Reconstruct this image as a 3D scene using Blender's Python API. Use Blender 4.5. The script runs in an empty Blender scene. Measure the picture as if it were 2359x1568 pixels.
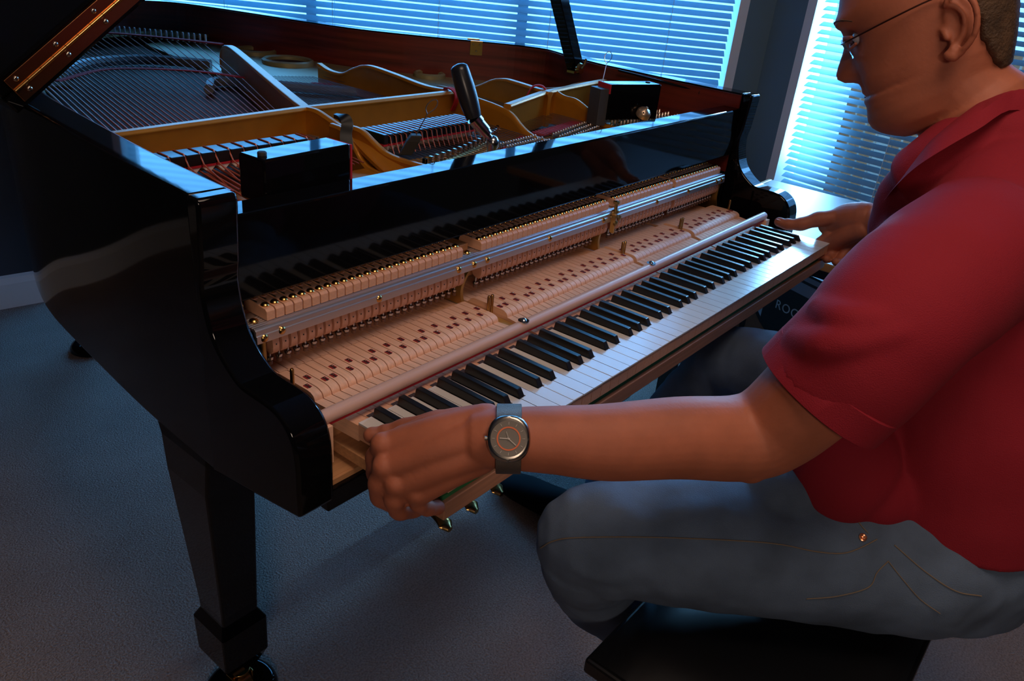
import bpy, bmesh, math, random
from mathutils import Vector, Matrix, Quaternion
from mathutils.bvhtree import BVHTree
random.seed(4)
scene = bpy.context.scene
COL = scene.collection
PI = math.pi

# ------------------------------------------------------------------ camera
RC = [[0.634358, -0.767781, 0.09001], [-0.29995, -0.351779, -0.886725], [0.712474, 0.535503, -0.45345]]          # rows: right, down, forward (world)
cam_data = bpy.data.cameras.new('camera')
cam = bpy.data.objects.new('camera', cam_data)
COL.objects.link(cam)
cam_data.sensor_fit = 'HORIZONTAL'
cam_data.sensor_width = 36.0
cam_data.lens = 36.0 * 1812.39 / 2359.0
cam_data.clip_start = 0.02
r_, d_, f_ = [Vector(v) for v in RC]
M = Matrix((( r_.x, -d_.x, -f_.x), (r_.y, -d_.y, -f_.y), (r_.z, -d_.z, -f_.z))).to_4x4()
M.translation = Vector((-0.5204, -0.4619, 1.2608))
cam.matrix_world = M
scene.camera = cam

# ------------------------------------------------------------------ world, light, exposure
scene.view_settings.view_transform = 'Standard'
scene.view_settings.look = 'None'
scene.view_settings.gamma = 1.0
scene.view_settings.exposure = 0.0
scene.view_settings.use_curve_mapping = False
world = bpy.data.worlds.new('world')
scene.world = world
world.use_nodes = True
wn = world.node_tree.nodes
bg = wn['Background']
bg.inputs[0].default_value = (0.125, 0.43, 1.0, 1)
bg.inputs[1].default_value = 4.2
for attr, val in (('max_bounces', 10), ('diffuse_bounces', 5), ('glossy_bounces', 5), ('transmission_bounces', 8), ('transparent_max_bounces', 12)):
    setattr(scene.cycles, attr, val)
scene.cycles.sample_clamp_indirect = 6.0

def area(name, loc, target, sx, sy, energy, color, portal=False):
    d = bpy.data.lights.new(name, 'AREA')
    d.shape = 'RECTANGLE'; d.size = sx; d.size_y = sy
    d.energy = energy; d.color = color
    o = bpy.data.objects.new(name, d); COL.objects.link(o)
    o.location = loc
    dirv = (Vector(target) - Vector(loc)).normalized()
    o.rotation_euler = dirv.to_track_quat('-Z', 'Y').to_euler()
    if portal:
        d.cycles.is_portal = True
    return o

# bay geometry: window wall 1 (behind the piano), window wall 2 (right)
N1 = Vector((0.819, 0.574, 0)); D1 = Vector((-0.574, 0.819, 0)); K1 = 2.53
N2 = Vector((0.985, -0.174, 0)); D2 = Vector((0.174, 0.985, 0)); K2 = 2.367
CORNER = Vector((2.541, 0.782, 0))
area('daylight_window_back', CORNER + D1 * 1.5 + N1 * 0.45 + Vector((0, 0, 1.5)), CORNER + D1 * 1.5 - N1 + Vector((0, 0, 1.0)), 2.6, 1.9, 95, (0.09, 0.45, 1.0))
area('daylight_window_right', CORNER - D2 * 0.08 + N2 * 0.21 + Vector((0, 0, 1.40)), CORNER - D2 * 0.25 - N2 + Vector((0, 0, 1.4)), 0.35, 1.7, 170, (0.22, 0.58, 1.0))
area('daylight_outside_right', CORNER - D2 * 1.3 + N2 * 1.7 + Vector((0, 0, 2.3)), CORNER - D2 * 0.3 + Vector((0, 0, 0.9)), 1.2, 1.0, 40, (0.14, 0.45, 1.0))
area('warm_fill_light', (-1.6, -1.75, 1.75), (0.2, 0.0, 0.2), 0.4, 0.4, 9.5, (1.0, 0.76, 0.60))  # added warm fill from behind left, lifts the carpet below the keyboard
area('ceiling_lamp_light', (0.0, -0.45, 2.40), (0.25, 0.0, 0.7), 0.8, 0.8, 11.5, (1.0, 0.74, 0.58))

# ------------------------------------------------------------------ materials
MATS = {}
def mat(name, color, rough=0.5, metal=0.0, noise=0.0, nscale=20.0, bump=0.0, bscale=200.0, grain=None, coat=0.0, spec=None, trans=0.0, alpha=None, sub=0.0):
    if name in MATS: return MATS[name]
    m = bpy.data.materials.new(name); m.use_nodes = True
    nt = m.node_tree; b = nt.nodes['Principled BSDF']
    b.inputs['Base Color'].default_value = (*color, 1)
    b.inputs['Roughness'].default_value = rough
    b.inputs['Metallic'].default_value = metal
    if spec is not None: b.inputs['Specular IOR Level'].default_value = spec
    if coat: 
        b.inputs['Coat Weight'].default_value = coat
        b.inputs['Coat Roughness'].default_value = 0.03
    if trans: b.inputs['Transmission Weight'].default_value = trans
    if sub:
        b.inputs['Subsurface Weight'].default_value = sub
        b.inputs['Subsurface Radius'].default_value = (0.01, 0.004, 0.002)
        b.inputs['Subsurface Scale'].default_value = 0.6
    tc = nt.nodes.new('ShaderNodeTexCoord')
    if noise or grain:
        mp = nt.nodes.new('ShaderNodeMapping')
        if grain: mp.inputs['Scale'].default_value = grain
        nt.links.new(tc.outputs['Object'], mp.inputs['Vector'])
        nz = nt.nodes.new('ShaderNodeTexNoise')
        nz.inputs['Scale'].default_value = nscale
        nz.inputs['Detail'].default_value = 4.0
        nt.links.new(mp.outputs[0], nz.inputs['Vector'])
        rp = nt.nodes.new('ShaderNodeMapRange')
        rp.inputs['From Min'].default_value = 0.3; rp.inputs['From Max'].default_value = 0.7
        rp.inputs['To Min'].default_value = 1 - noise; rp.inputs['To Max'].default_value = 1 + noise
        nt.links.new(nz.outputs['Fac'], rp.inputs['Value'])
        mx = nt.nodes.new('ShaderNodeVectorMath'); mx.operation = 'SCALE'
        mx.inputs[0].default_value = color
        nt.links.new(rp.outputs[0], mx.inputs['Scale'])
        nt.links.new(mx.outputs[0], b.inputs['Base Color'])
    if bump:
        n2 = nt.nodes.new('ShaderNodeTexNoise'); n2.inputs['Scale'].default_value = bscale; n2.inputs['Detail'].default_value = 3.0
        nt.links.new(tc.outputs['Object'], n2.inputs['Vector'])
        bp = nt.nodes.new('ShaderNodeBump'); bp.inputs['Strength'].default_value = bump; bp.inputs['Distance'].default_value = 0.002
        nt.links.new(n2.outputs['Fac'], bp.inputs['Height'])
        nt.links.new(bp.outputs[0], b.inputs['Normal'])
    MATS[name] = m
    return m

BLACK = mat('black_polyester', (0.0025, 0.0025, 0.003), 0.05, spec=0.5, bump=0.012, bscale=6.0)
BLACKSAT = mat('black_satin', (0.004, 0.004, 0.005), 0.35)
MAHOG = mat('mahogany_veneer', (0.13, 0.016, 0.009), 0.32, noise=0.5, nscale=3.0, grain=(1.2, 1.2, 22))
BLACK.node_tree.nodes['Principled BSDF'].inputs['IOR'].default_value = 1.32
GOLD = mat('gold_plate', (0.46, 0.175, 0.012), 0.38, metal=0.35, noise=0.08, nscale=30)
BRASS = mat('brass', (0.62, 0.36, 0.12), 0.22, metal=1.0)
HINGEBR = mat('hinge_brass', (0.50, 0.20, 0.075), 0.25, metal=1.0, noise=0.12, nscale=6)
STEEL = mat('steel', (0.55, 0.55, 0.56), 0.2, metal=1.0)
NICKEL = mat('nickel_pin', (0.55, 0.44, 0.36), 0.22, metal=1.0)
COPPER = mat('copper_wire', (0.50, 0.11, 0.055), 0.45, metal=0.35)
STEELW = mat('steel_wire', (0.30, 0.30, 0.33), 0.3, metal=0.9)
ALU = mat('anodised_aluminium', (0.60, 0.55, 0.55), 0.33, metal=0.85)
SPRUCE = mat('pale_spruce', (0.86, 0.47, 0.28), 0.5, noise=0.10, nscale=4.0, grain=(60, 3, 60))
MAPLE = mat('pale_maple', (0.72, 0.37, 0.22), 0.45, noise=0.07, nscale=5.0, grain=(50, 4, 50))
BEECH = mat('key_frame_wood', (0.42, 0.19, 0.10), 0.45, noise=0.15, nscale=4.0, grain=(3, 40, 60))
BEDWOOD = mat('key_bed_wood', (0.55, 0.27, 0.12), 0.5, noise=0.15, nscale=4.0, grain=(3, 40, 60))
IVORY = mat('white_key_plastic', (0.78, 0.74, 0.70), 0.16, spec=0.6)
EBONY = mat('black_key_plastic', (0.011, 0.010, 0.010), 0.30, bump=0.03, bscale=500)
STAIN = mat('black_stained_wood', (0.06, 0.05, 0.055), 0.5)
REDFELT = mat('red_felt', (0.45, 0.006, 0.012), 0.9, bump=0.3, bscale=900)
GREENFELT = mat('green_felt', (0.03, 0.20, 0.06), 0.9, bump=0.3, bscale=900)
WHITEFELT = mat('white_felt', (0.72, 0.55, 0.45), 0.9, bump=0.3, bscale=900)
REDBUSH = mat('red_bushing_cloth', (0.30, 0.012, 0.012), 0.9)
SLOT = mat('screw_slot', (0.02, 0.015, 0.01), 0.6)
SKIN = mat('skin', (0.43, 0.130, 0.066), 0.62, noise=0.10, nscale=28.0, bump=0.10, bscale=260, sub=0.12)
HAIR = mat('short_brown_hair', (0.075, 0.040, 0.020), 0.7, noise=0.5, nscale=60, bump=0.9, bscale=320)
SHIRT = mat('red_pique_cotton', (0.29, 0.0045, 0.018), 0.85, noise=0.06, nscale=8, bump=0.35, bscale=800)
DENIM = mat('blue_denim', (0.10, 0.145, 0.22), 0.85, noise=0.30, nscale=10, bump=0.5, bscale=900)
STITCH = mat('tan_stitching', (0.22, 0.17, 0.12), 0.8)
LEATHER = mat('black_vinyl', (0.005, 0.005, 0.006), 0.32, bump=0.03, bscale=350)
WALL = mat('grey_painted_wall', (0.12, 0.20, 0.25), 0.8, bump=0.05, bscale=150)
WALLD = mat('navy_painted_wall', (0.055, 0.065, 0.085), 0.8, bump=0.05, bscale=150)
WHITEP = mat('white_paint', (0.75, 0.75, 0.75), 0.4)
CORD = mat('blind_cord', (0.9, 0.95, 0.95), 0.6)
CEIL = mat('ceiling_paint', (0.5, 0.5, 0.5), 0.9)
RUBBER = mat('black_rubber', (0.02, 0.02, 0.02), 0.7)
LEVERBLUE = mat('dark_wood_lever_grip', (0.012, 0.014, 0.02), 0.28)
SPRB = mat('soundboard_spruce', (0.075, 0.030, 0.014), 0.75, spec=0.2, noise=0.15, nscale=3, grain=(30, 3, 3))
DESKTOP = mat('pale_tabletop', (0.17, 0.12, 0.10), 0.45)
DESKEDGE = mat('oak_edge', (0.55, 0.25, 0.08), 0.4)
CARDBLACK = mat('printed_black_card', (0.012, 0.012, 0.014), 0.35)
CARDWHITE = mat('printed_white_card', (0.75, 0.72, 0.72), 0.4)
CARDBROWN = mat('printed_brown_card', (0.45, 0.14, 0.06), 0.5)
CARDGREY = mat('printed_grey_card', (0.35, 0.33, 0.35), 0.5)
TEXTGREY = mat('pale_print', (0.85, 0.78, 0.72), 0.5)
TEAL = mat('teal_plastic', (0.01, 0.14, 0.20), 0.3)
LENS = mat('spectacle_lens', (0.9, 0.95, 1.0), 0.02, trans=1.0)
FRAME = mat('bronze_wire_frame', (0.10, 0.04, 0.03), 0.3, metal=0.9)
EYEW = mat('eye_white', (0.7, 0.66, 0.62), 0.3)
EYED = mat('eye_iris', (0.05, 0.06, 0.07), 0.2)
WATCHST = mat('watch_steel', (0.42, 0.38, 0.33), 0.25, metal=1.0)
WATCHMESH = mat('watch_mesh_band', (0.20, 0.17, 0.14), 0.4, metal=0.9, bump=0.6, bscale=1500)
DIAL = mat('taupe_dial', (0.17, 0.145, 0.12), 0.35)
DIALRING = mat('orange_dial_ring', (0.75, 0.16, 0.05), 0.5)
DIALMARK = mat('pale_dial_marks', (0.55, 0.5, 0.45), 0.4)
BRICK = None
DAMPB = mat('damper_black', (0.006, 0.006, 0.007), 0.3)

def carpet_mat():
    m = bpy.data.materials.new('carpet_pile'); m.use_nodes = True
    nt = m.node_tree; b = nt.nodes['Principled BSDF']; b.inputs['Roughness'].default_value = 0.95
    tc = nt.nodes.new('ShaderNodeTexCoord')
    a = nt.nodes.new('ShaderNodeTexNoise'); a.inputs['Scale'].default_value = 240; a.inputs['Detail'].default_value = 4
    c = nt.nodes.new('ShaderNodeTexNoise'); c.inputs['Scale'].default_value = 4.5; c.inputs['Detail'].default_value = 5
    for x in (a, c): nt.links.new(tc.outputs['Object'], x.inputs['Vector'])
    mx = nt.nodes.new('ShaderNodeMath'); mx.operation = 'MULTIPLY'; mx.inputs[1].default_value = 0.35
    nt.links.new(c.outputs['Fac'], mx.inputs[0])
    ad = nt.nodes.new('ShaderNodeMath'); ad.operation = 'ADD'
    nt.links.new(mx.outputs[0], ad.inputs[0]); nt.links.new(a.outputs['Fac'], ad.inputs[1])
    cr = nt.nodes.new('ShaderNodeValToRGB')
    cr.color_ramp.elements[0].position = 0.35; cr.color_ramp.elements[0].color = (0.20, 0.14, 0.115, 1)
    cr.color_ramp.elements[1].position = 0.95; cr.color_ramp.elements[1].color = (0.50, 0.37, 0.31, 1)
    nt.links.new(ad.outputs[0], cr.inputs[0]); nt.links.new(cr.outputs[0], b.inputs['Base Color'])
    bp = nt.nodes.new('ShaderNodeBump'); bp.inputs['Strength'].default_value = 0.9; bp.inputs['Distance'].default_value = 0.01
    nt.links.new(a.outputs['Fac'], bp.inputs['Height']); nt.links.new(bp.outputs[0], b.inputs['Normal'])
    return m
CARPET = carpet_mat()

def slat_mat():
    m = bpy.data.materials.new('blind_slat_vinyl'); m.use_nodes = True
    nt = m.node_tree; b = nt.nodes['Principled BSDF']; out = nt.nodes['Material Output']
    b.inputs['Base Color'].default_value = (0.32, 0.47, 0.56, 1); b.inputs['Roughness'].default_value = 0.4
    t = nt.nodes.new('ShaderNodeBsdfTranslucent'); t.inputs[0].default_value = (0.55, 0.80, 0.90, 1)
    mx = nt.nodes.new('ShaderNodeMixShader'); mx.inputs[0].default_value = 0.5
    nt.links.new(b.outputs[0], mx.inputs[1]); nt.links.new(t.outputs[0], mx.inputs[2]); nt.links.new(mx.outputs[0], out.inputs[0])
    return m
SLAT = slat_mat()

def brick_mat():
    m = bpy.data.materials.new('brick_outside'); m.use_nodes = True
    nt = m.node_tree; b = nt.nodes['Principled BSDF']; b.inputs['Roughness'].default_value = 0.9
    tc = nt.nodes.new('ShaderNodeTexCoord')
    br = nt.nodes.new('ShaderNodeTexBrick'); br.inputs['Scale'].default_value = 4
    br.inputs['Color1'].default_value = (0.30, 0.09, 0.03, 1); br.inputs['Color2'].default_value = (0.22, 0.06, 0.02, 1); br.inputs['Mortar'].default_value = (0.3, 0.2, 0.15, 1)
    nt.links.new(tc.outputs['Object'], br.inputs['Vector']); nt.links.new(br.outputs[0], b.inputs['Base Color'])
    return m
BRICK = brick_mat()

def glass_mat():
    m = bpy.data.materials.new('window_glass'); m.use_nodes = True
    nt = m.node_tree; out = nt.nodes['Material Output']
    nt.nodes.remove(nt.nodes['Principled BSDF'])
    t = nt.nodes.new('ShaderNodeBsdfTransparent'); g = nt.nodes.new('ShaderNodeBsdfGlossy'); g.inputs['Roughness'].default_value = 0.02
    f = nt.nodes.new('ShaderNodeFresnel'); f.inputs[0].default_value = 1.45
    mx = nt.nodes.new('ShaderNodeMixShader')
    nt.links.new(f.outputs[0], mx.inputs[0]); nt.links.new(t.outputs[0], mx.inputs[1]); nt.links.new(g.outputs[0], mx.inputs[2]); nt.links.new(mx.outputs[0], out.inputs[0])
    return m
GLASS = glass_mat()

# ------------------------------------------------------------------ mesh helpers
V = Vector
class MB:
    def __init__(s): s.v = []; s.f = []; s.m = []; s.mats = []; s.cur = 0; s.sm = []; s.smooth = False
    def use(s, m):
        if m not in s.mats: s.mats.append(m)
        s.cur = s.mats.index(m); return s
    def add(s, vs, fs, smooth=None):
        o = len(s.v); s.v += [tuple(v) for v in vs]
        for f in fs: s.f.append([i + o for i in f]); s.m.append(s.cur); s.sm.append(s.smooth if smooth is None else smooth)
        return s
    def box(s, x0, x1, y0, y1, z0, z1):
        vs = [(x, y, z) for x in (x0, x1) for y in (y0, y1) for z in (z0, z1)]
        return s.add(vs, [(0, 1, 3, 2), (4, 6, 7, 5), (0, 4, 5, 1), (2, 3, 7, 6), (0, 2, 6, 4), (1, 5, 7, 3)], False)
    def obox(s, c, ax, ay, az):          # oriented box with half-axis vectors
        c, ax, ay, az = V(c), V(ax), V(ay), V(az)
        vs = [c + ax * i + ay * j + az * k for i in (-1, 1) for j in (-1, 1) for k in (-1, 1)]
        return s.add(vs, [(0, 1, 3, 2), (4, 6, 7, 5), (0, 4, 5, 1), (2, 3, 7, 6), (0, 2, 6, 4), (1, 5, 7, 3)], False)
    def prism(s, poly, vec, smooth=False):   # poly: list of 3D points, vec: extrusion
        n = len(poly); vec = V(vec); a = [V(p) for p in poly]; b = [p + vec for p in a]
        fs = [tuple(range(n - 1, -1, -1)), tuple(range(n, 2 * n))]
        s.add(a + b, fs, False)
        o = len(s.v) - 2 * n
        for i in range(n):
            j = (i + 1) % n
            s.f.append([o + i, o + j, o + n + j, o + n + i]); s.m.append(s.cur); s.sm.append(smooth)
        return s
    def loft(s, rings, closed=True, caps=True, smooth=True):
        n = len(rings[0]); vs = [p for r in rings for p in r]; fs = []
        for k in range(len(rings) - 1):
            for i in range(n if closed else n - 1):
                j = (i + 1) % n
                fs.append((k * n + i, k * n + j, (k + 1) * n + j, (k + 1) * n + i))
        s.add(vs, fs, smooth)
        if caps and closed:
            o = len(s.v) - len(vs)
            s.f.append([o + i for i in range(n - 1, -1, -1)]); s.m.append(s.cur); s.sm.append(False)
            s.f.append([o + (len(rings) - 1) * n + i for i in range(n)]); s.m.append(s.cur); s.sm.append(False)
        return s
    def tube(s, pts, radii, n=12, caps=True, flat=None, up=None, round_ends=False):
        pts = [V(p) for p in pts]
        if not hasattr(radii, '__len__'): radii = [radii] * len(pts)
        radii = list(radii)
        if round_ends:
            d0 = (pts[0] - pts[1]).normalized(); d1 = (pts[-1] - pts[-2]).normalized(); r0, r1 = radii[0], radii[-1]
            pa = [pts[0] + d0 * r0 * math.sin(a) for a in (1.35, 0.95, 0.5)]; ra = [r0 * math.cos(a) for a in (1.35, 0.95, 0.5)]
            pb = [pts[-1] + d1 * r1 * math.sin(a) for a in (0.5, 0.95, 1.35)]; rb = [r1 * math.cos(a) for a in (0.5, 0.95, 1.35)]
            pts = pa + pts + pb; radii = ra + radii + rb
        rings = []; prev = None
        for i, p in enumerate(pts):
            t = (pts[min(i + 1, len(pts) - 1)] - pts[max(i - 1, 0)]).normalized()
            if prev is None:
                a = V(up) if up else (V((0, 0, 1)) if abs(t.z) < 0.9 else V((1, 0, 0)))
                u = (a - t * a.dot(t)).normalized()
            else:
                u = (prev - t * prev.dot(t)).normalized()
            prev = u; w = t.cross(u); r = radii[i]; fl = 1.0 if flat is None else flat
            rings.append([p + (u * math.cos(2 * PI * k / n) * fl + w * math.sin(2 * PI * k / n)) * r for k in range(n)])
        return s.loft(rings, True, caps)
    def lathe(s, c, prof, n=24, axis=(0, 0, 1), caps=True):   # prof: (r, h)
        ax = V(axis).normalized(); a = V((0, 0, 1)) if abs(ax.z) < 0.9 else V((1, 0, 0)); u = (a - ax * a.dot(ax)).normalized(); w = ax.cross(u); c = V(c)
        rings = [[c + ax * h + (u * math.cos(2 * PI * k / n) + w * math.sin(2 * PI * k / n)) * max(r, 1e-5) for k in range(n)] for r, h in prof]
        return s.loft(rings, True, caps)
    def ell(s, c, rx, ry, rz, n=20, m=12, R=None):
        c = V(c); rings = []
        for j in range(1, m):
            th = PI * j / m
            ring = []
            for k in range(n):
                p = V((rx * math.sin(th) * math.cos(2 * PI * k / n), ry * math.sin(th) * math.sin(2 * PI * k / n), -rz * math.cos(th)))
                if R: p = R @ p
                ring.append(c + p)
            rings.append(ring)
        return s.loft(rings)
    def build(s, name, m=None, parent=None, bevel=None, bang=40):
        me = bpy.data.meshes.new(name)
        me.from_pydata(s.v, [], s.f)
        mats = s.mats if s.mats else [m]
        for x in mats: me.materials.append(x)
        if s.mats: me.polygons.foreach_set('material_index', s.m)
        me.polygons.foreach_set('use_smooth', s.sm)
        me.validate(); me.update()
        bm = bmesh.new(); bm.from_mesh(me); bmesh.ops.recalc_face_normals(bm, faces=bm.faces); bm.to_mesh(me); bm.free()
        if any(s.sm): me.set_sharp_from_angle(angle=math.radians(42))
        o = bpy.data.objects.new(name, me); COL.objects.link(o)
        if parent: o.parent = parent
        if bevel:
            b = o.modifiers.new('bevel', 'BEVEL'); b.width = bevel; b.segments = 2; b.limit_method = 'ANGLE'; b.angle_limit = math.radians(bang)
            b.harden_normals = False
        return o

def tag(o, label, cat, group=None, kind=None):
    if label: o['label'] = label
    if cat: o['category'] = cat
    if group: o['group'] = group
    if kind: o['kind'] = kind
    return o
def empty(name, loc=(0, 0, 0), mat4=None):
    o = bpy.data.objects.new(name, None); COL.objects.link(o); o.empty_display_size = 0.05
    o.location = loc
    if mat4 is not None: o.matrix_world = mat4
    return o
def place(o, parent=None, loc=None):
    c = o.copy(); COL.objects.link(c)
    if parent is not None: c.parent = parent
    if loc is not None: c.location = loc
    return c
def catmull(pts, sub=8):
    pts = [V(p) for p in pts]; out = []
    P = [pts[0] * 2 - pts[1]] + pts + [pts[-1] * 2 - pts[-2]]
    for i in range(1, len(P) - 2):
        for k in range(sub):
            t = k / sub; a, b, c, d = P[i - 1], P[i], P[i + 1], P[i + 2]
            out.append(0.5 * ((2 * b) + (c - a) * t + (2 * a - 5 * b + 4 * c - d) * t * t + (3 * b - a - 3 * c + d) * t ** 3))
    out.append(pts[-1]); return out
def interp(xs, ys, x):
    if x <= xs[0]: return ys[0]
    for i in range(len(xs) - 1):
        if x <= xs[i + 1]:
            t = (x - xs[i]) / (xs[i + 1] - xs[i]); return ys[i] * (1 - t) + ys[i + 1] * t
    return ys[-1]

# ================================================================== ROOM
mb = MB(); mb.box(-3.2, 4.0, -3.2, 4.2, -0.08, 0.0)
tag(mb.build('floor', CARPET), 'beige cut-pile carpet covering the floor', None, None, 'structure')
mb = MB(); mb.box(-3.2, 4.0, -3.2, 4.2, 2.5, 2.6)
tag(mb.build('ceiling', CEIL), 'pale ceiling', None, None, 'structure')
H = 2.5
def wall_seg(mb, base, d, n, s0, s1, z0, z1, th=0.14):
    a = base + d * s0; b = base + d * s1
    mb.prism([(a.x, a.y, z0), (b.x, b.y, z0), (b.x, b.y, z1), (a.x, a.y, z1)], n * th)
# wall 1 (window behind piano): parametrised from CORNER along D1
W1a, W1b, WZ0, WZ1 = 0.095, 2.62, 0.45, 2.15
mb = MB()
wall_seg(mb, CORNER, D1, N1, -0.05, W1a, 0, H); wall_seg(mb, CORNER, D1, N1, W1b, 3.45, 0, H)
wall_seg(mb, CORNER, D1, N1, W1a, W1b, 0, WZ0); wall_seg(mb, CORNER, D1, N1, W1a, W1b, WZ1, H)
tag(mb.build('wall_back', WALL), 'grey-green painted wall around the wide blind-covered window', None, None, 'structure')
W2a, W2b = -1.45, -0.128
mb = MB()
wall_seg(mb, CORNER, D2, N2, W2b, 0.05, 0, H); wall_seg(mb, CORNER, D2, N2, -3.9, W2a, 0, H)
wall_seg(mb, CORNER, D2, N2, W2a, W2b, 0, WZ0 - 0.05); wall_seg(mb, CORNER, D2, N2, W2a, W2b, WZ1, H)
tag(mb.build('wall_right', WALL), 'grey-green painted wall around the right-hand window', None, None, 'structure')
# left wall (azimuth 170) behind the tail, other walls behind the camera
DL = V((-0.985, 0.174, 0)); NL = V((0.174, 0.985, 0)); PL = V((0.43, 2.30, 0))
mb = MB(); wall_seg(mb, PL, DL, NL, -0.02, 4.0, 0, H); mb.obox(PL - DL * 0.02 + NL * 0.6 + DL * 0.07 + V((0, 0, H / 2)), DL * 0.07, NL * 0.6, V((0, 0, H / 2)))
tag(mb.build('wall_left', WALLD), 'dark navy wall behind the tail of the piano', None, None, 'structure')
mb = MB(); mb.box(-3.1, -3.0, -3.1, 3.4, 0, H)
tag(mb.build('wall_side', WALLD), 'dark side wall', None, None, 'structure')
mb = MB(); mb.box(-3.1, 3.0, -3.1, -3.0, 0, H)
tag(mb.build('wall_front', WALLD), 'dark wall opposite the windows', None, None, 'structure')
# baseboard on left wall
mb = MB()
a = PL + DL * (-0.0) - NL * 0.0
prof = [(0.0, 0.0), (0.016, 0.0), (0.016, 0.085), (0.010, 0.105), (0.0, 0.112)]
ring = lambda s_: [PL + DL * s_ - NL * p[0] + V((0, 0, p[1])) for p in prof]
mb.loft([ring(-0.02), ring(3.9)], True, True, False)
tag(mb.build('baseboard_left', WHITEP), 'white baseboard at the foot of the dark wall', None, None, 'structure')

# ------------------------------------------------------------------ windows
def window(idx, base, d, n, s0, s1, z0, z1, label):
    w = empty('window_%d' % idx, base + d * ((s0 + s1) / 2) + n * 0.07 + V((0, 0, z0)))
    tag(w, label, None, None, 'structure'); o0 = w.location.copy()
    def B(s_, z, t): return base + d * s_ + n * t + V((0, 0, z)) - o0
    mb = MB()
    for (a, b, c, e) in ((s0, s0 + 0.035, z0, z1), (s1 - 0.035, s1, z0, z1), (s0, s1, z0, z0 + 0.035), (s0, s1, z1 - 0.035, z1)):
        mb.obox(B((a + b) / 2, (c + e) / 2, 0.07), d * abs(b - a) / 2, n * 0.07, V((0, 0, (e - c) / 2)))
    fr = mb.build('window_frame', WHITEP, w)
    mb = MB(); mb.obox(B((s0 + s1) / 2, (z0 + z1) / 2, 0.11), d * ((s1 - s0) / 2 - 0.034), n * 0.002, V((0, 0, (z1 - z0) / 2 - 0.034)))
    mb.build('window_pane', GLASS, w)
    nm = max(1, round((s1 - s0) / 0.9))
    for k in range(1, nm):
        mb = MB(); mb.obox(B(s0 + (s1 - s0) * k / nm, (z0 + z1) / 2, 0.11), d * 0.02, n * 0.012, V((0, 0, (z1 - z0) / 2 - 0.034))); mb.build('mullion', WHITEP, w)
    mb = MB(); mb.obox(B((s0 + s1) / 2, z0 - 0.012, -0.02), d * ((s1 - s0) / 2 + 0.03), n * 0.03, V((0, 0, 0.012))); mb.build('window_sill', WHITEP, w)
    return w
window(1, CORNER, D1, N1, W1a, W1b, WZ0, WZ1, 'wide window behind the piano, covered by blinds')
window(2, CORNER, D2, N2, W2a, W2b, WZ0 - 0.05, WZ1, 'window on the right, covered by blinds')

def blind(base, d, n, s0, s1, z0, z1, pitch, wid, tilt, cords, label, miss=None):
    w = empty('window_blind', base + d * ((s0 + s1) / 2) + n * 0.035 + V((0, 0, z0)))
    tag(w, label, 'blind'); o0 = w.location.copy()
    def B(s_, z, t): return base + d * s_ + n * (t + 0.035) + V((0, 0, z)) - o0
    mb = MB(); nz = int((z1 - z0 - 0.05) / pitch)
    for i in range(nz):
        z = z0 + 0.03 + pitch * i
        ca, sa = math.cos(tilt), math.sin(tilt)
        prof = []
        for k in range(5):
            u = -0.5 + k / 4; bow = 0.09 * (0.25 - u * u) * 4 * wid * 0.35
            # t: outward, z: up. inner edge low, outer edge high
            prof.append((u * wid * ca - bow * sa, u * wid * sa + bow * ca))
        th = 0.0007
        ringA = [(p[0], p[1]) for p in prof] + [(p[0] + th * sa, p[1] - th * ca) for p in reversed(prof)]
        jz = random.uniform(-0.0006, 0.0006)
        r0 = [B(s0, z + q[1] + jz, q[0]) for q in ringA]; r1 = [B(s1, z + q[1] - jz, q[0]) for q in ringA]
        mb.loft([r0, r1], True, True, True)
    mb.build('slats', SLAT, w)
    for c in cords:
        m2 = MB(); m2.tube([B(c, z0, -wid * 0.5 * math.cos(tilt) - 0.002), B(c, z1, -wid * 0.5 * math.cos(tilt) - 0.002)], 0.0009, 6)
        m2.tube([B(c, z0, wid * 0.5 * math.cos(tilt) + 0.002), B(c, z1, wid * 0.5 * math.cos(tilt) + 0.002)], 0.0009, 6)
        m2.build('ladder_cord', CORD, w)
    m2 = MB(); m2.obox(B((s0 + s1) / 2, z0 + 0.006, 0), d * (s1 - s0) / 2, n * wid * 0.45, V((0, 0, 0.008))); m2.build('bottom_rail', WHITEP, w)
    m2 = MB(); m2.obox(B((s0 + s1) / 2, z1 - 0.012, 0), d * (s1 - s0) / 2, n * 0.02, V((0, 0, 0.014))); m2.build('head_rail', WHITEP, w)
blind(CORNER, D1, N1, W1a + 0.05, W1b - 0.04, WZ0 + 0.03, WZ1 - 0.03, 0.0268, 0.031, math.radians(36), [0.37, 0.825, 1.254, 1.67, 2.1], 'wide white blind over the window behind the piano')
blind(CORNER, D2, N2, W2a + 0.04, W2b - 0.05, WZ0 - 0.02, WZ1 - 0.03, 0.0262, 0.031, math.radians(26), [W2b - 0.42, W2b - 0.85], 'narrower white blind over the window beside the seated man')

# outside: brick house wall with bare bush, seen through the right blind
ob = CORNER - D2 * 0.95 + N2 * 1.15
mb = MB(); mb.obox(ob + V((0, 0, 0.3)) , D2 * 1.1, N2 * 0.10, V((0, 0, 0.72)))
tag(mb.build('brick_wall', BRICK), 'reddish brick wall outdoors behind the right-hand blind', 'brick wall')

# ------------------------------------------------------------------ world-space empties
PINV = {}
def wempty(name, loc):
    o = empty(name, loc); PINV[o.name] = Matrix.Translation(-V(loc)); return o
_build = MB.build
def build2(s, name, m=None, parent=None, bevel=None, bang=40):
    o = _build(s, name, m, parent, bevel, bang)
    if parent is not None and parent.name in PINV: o.matrix_parent_inverse = PINV[parent.name]
    return o
MB.build = build2

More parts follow.
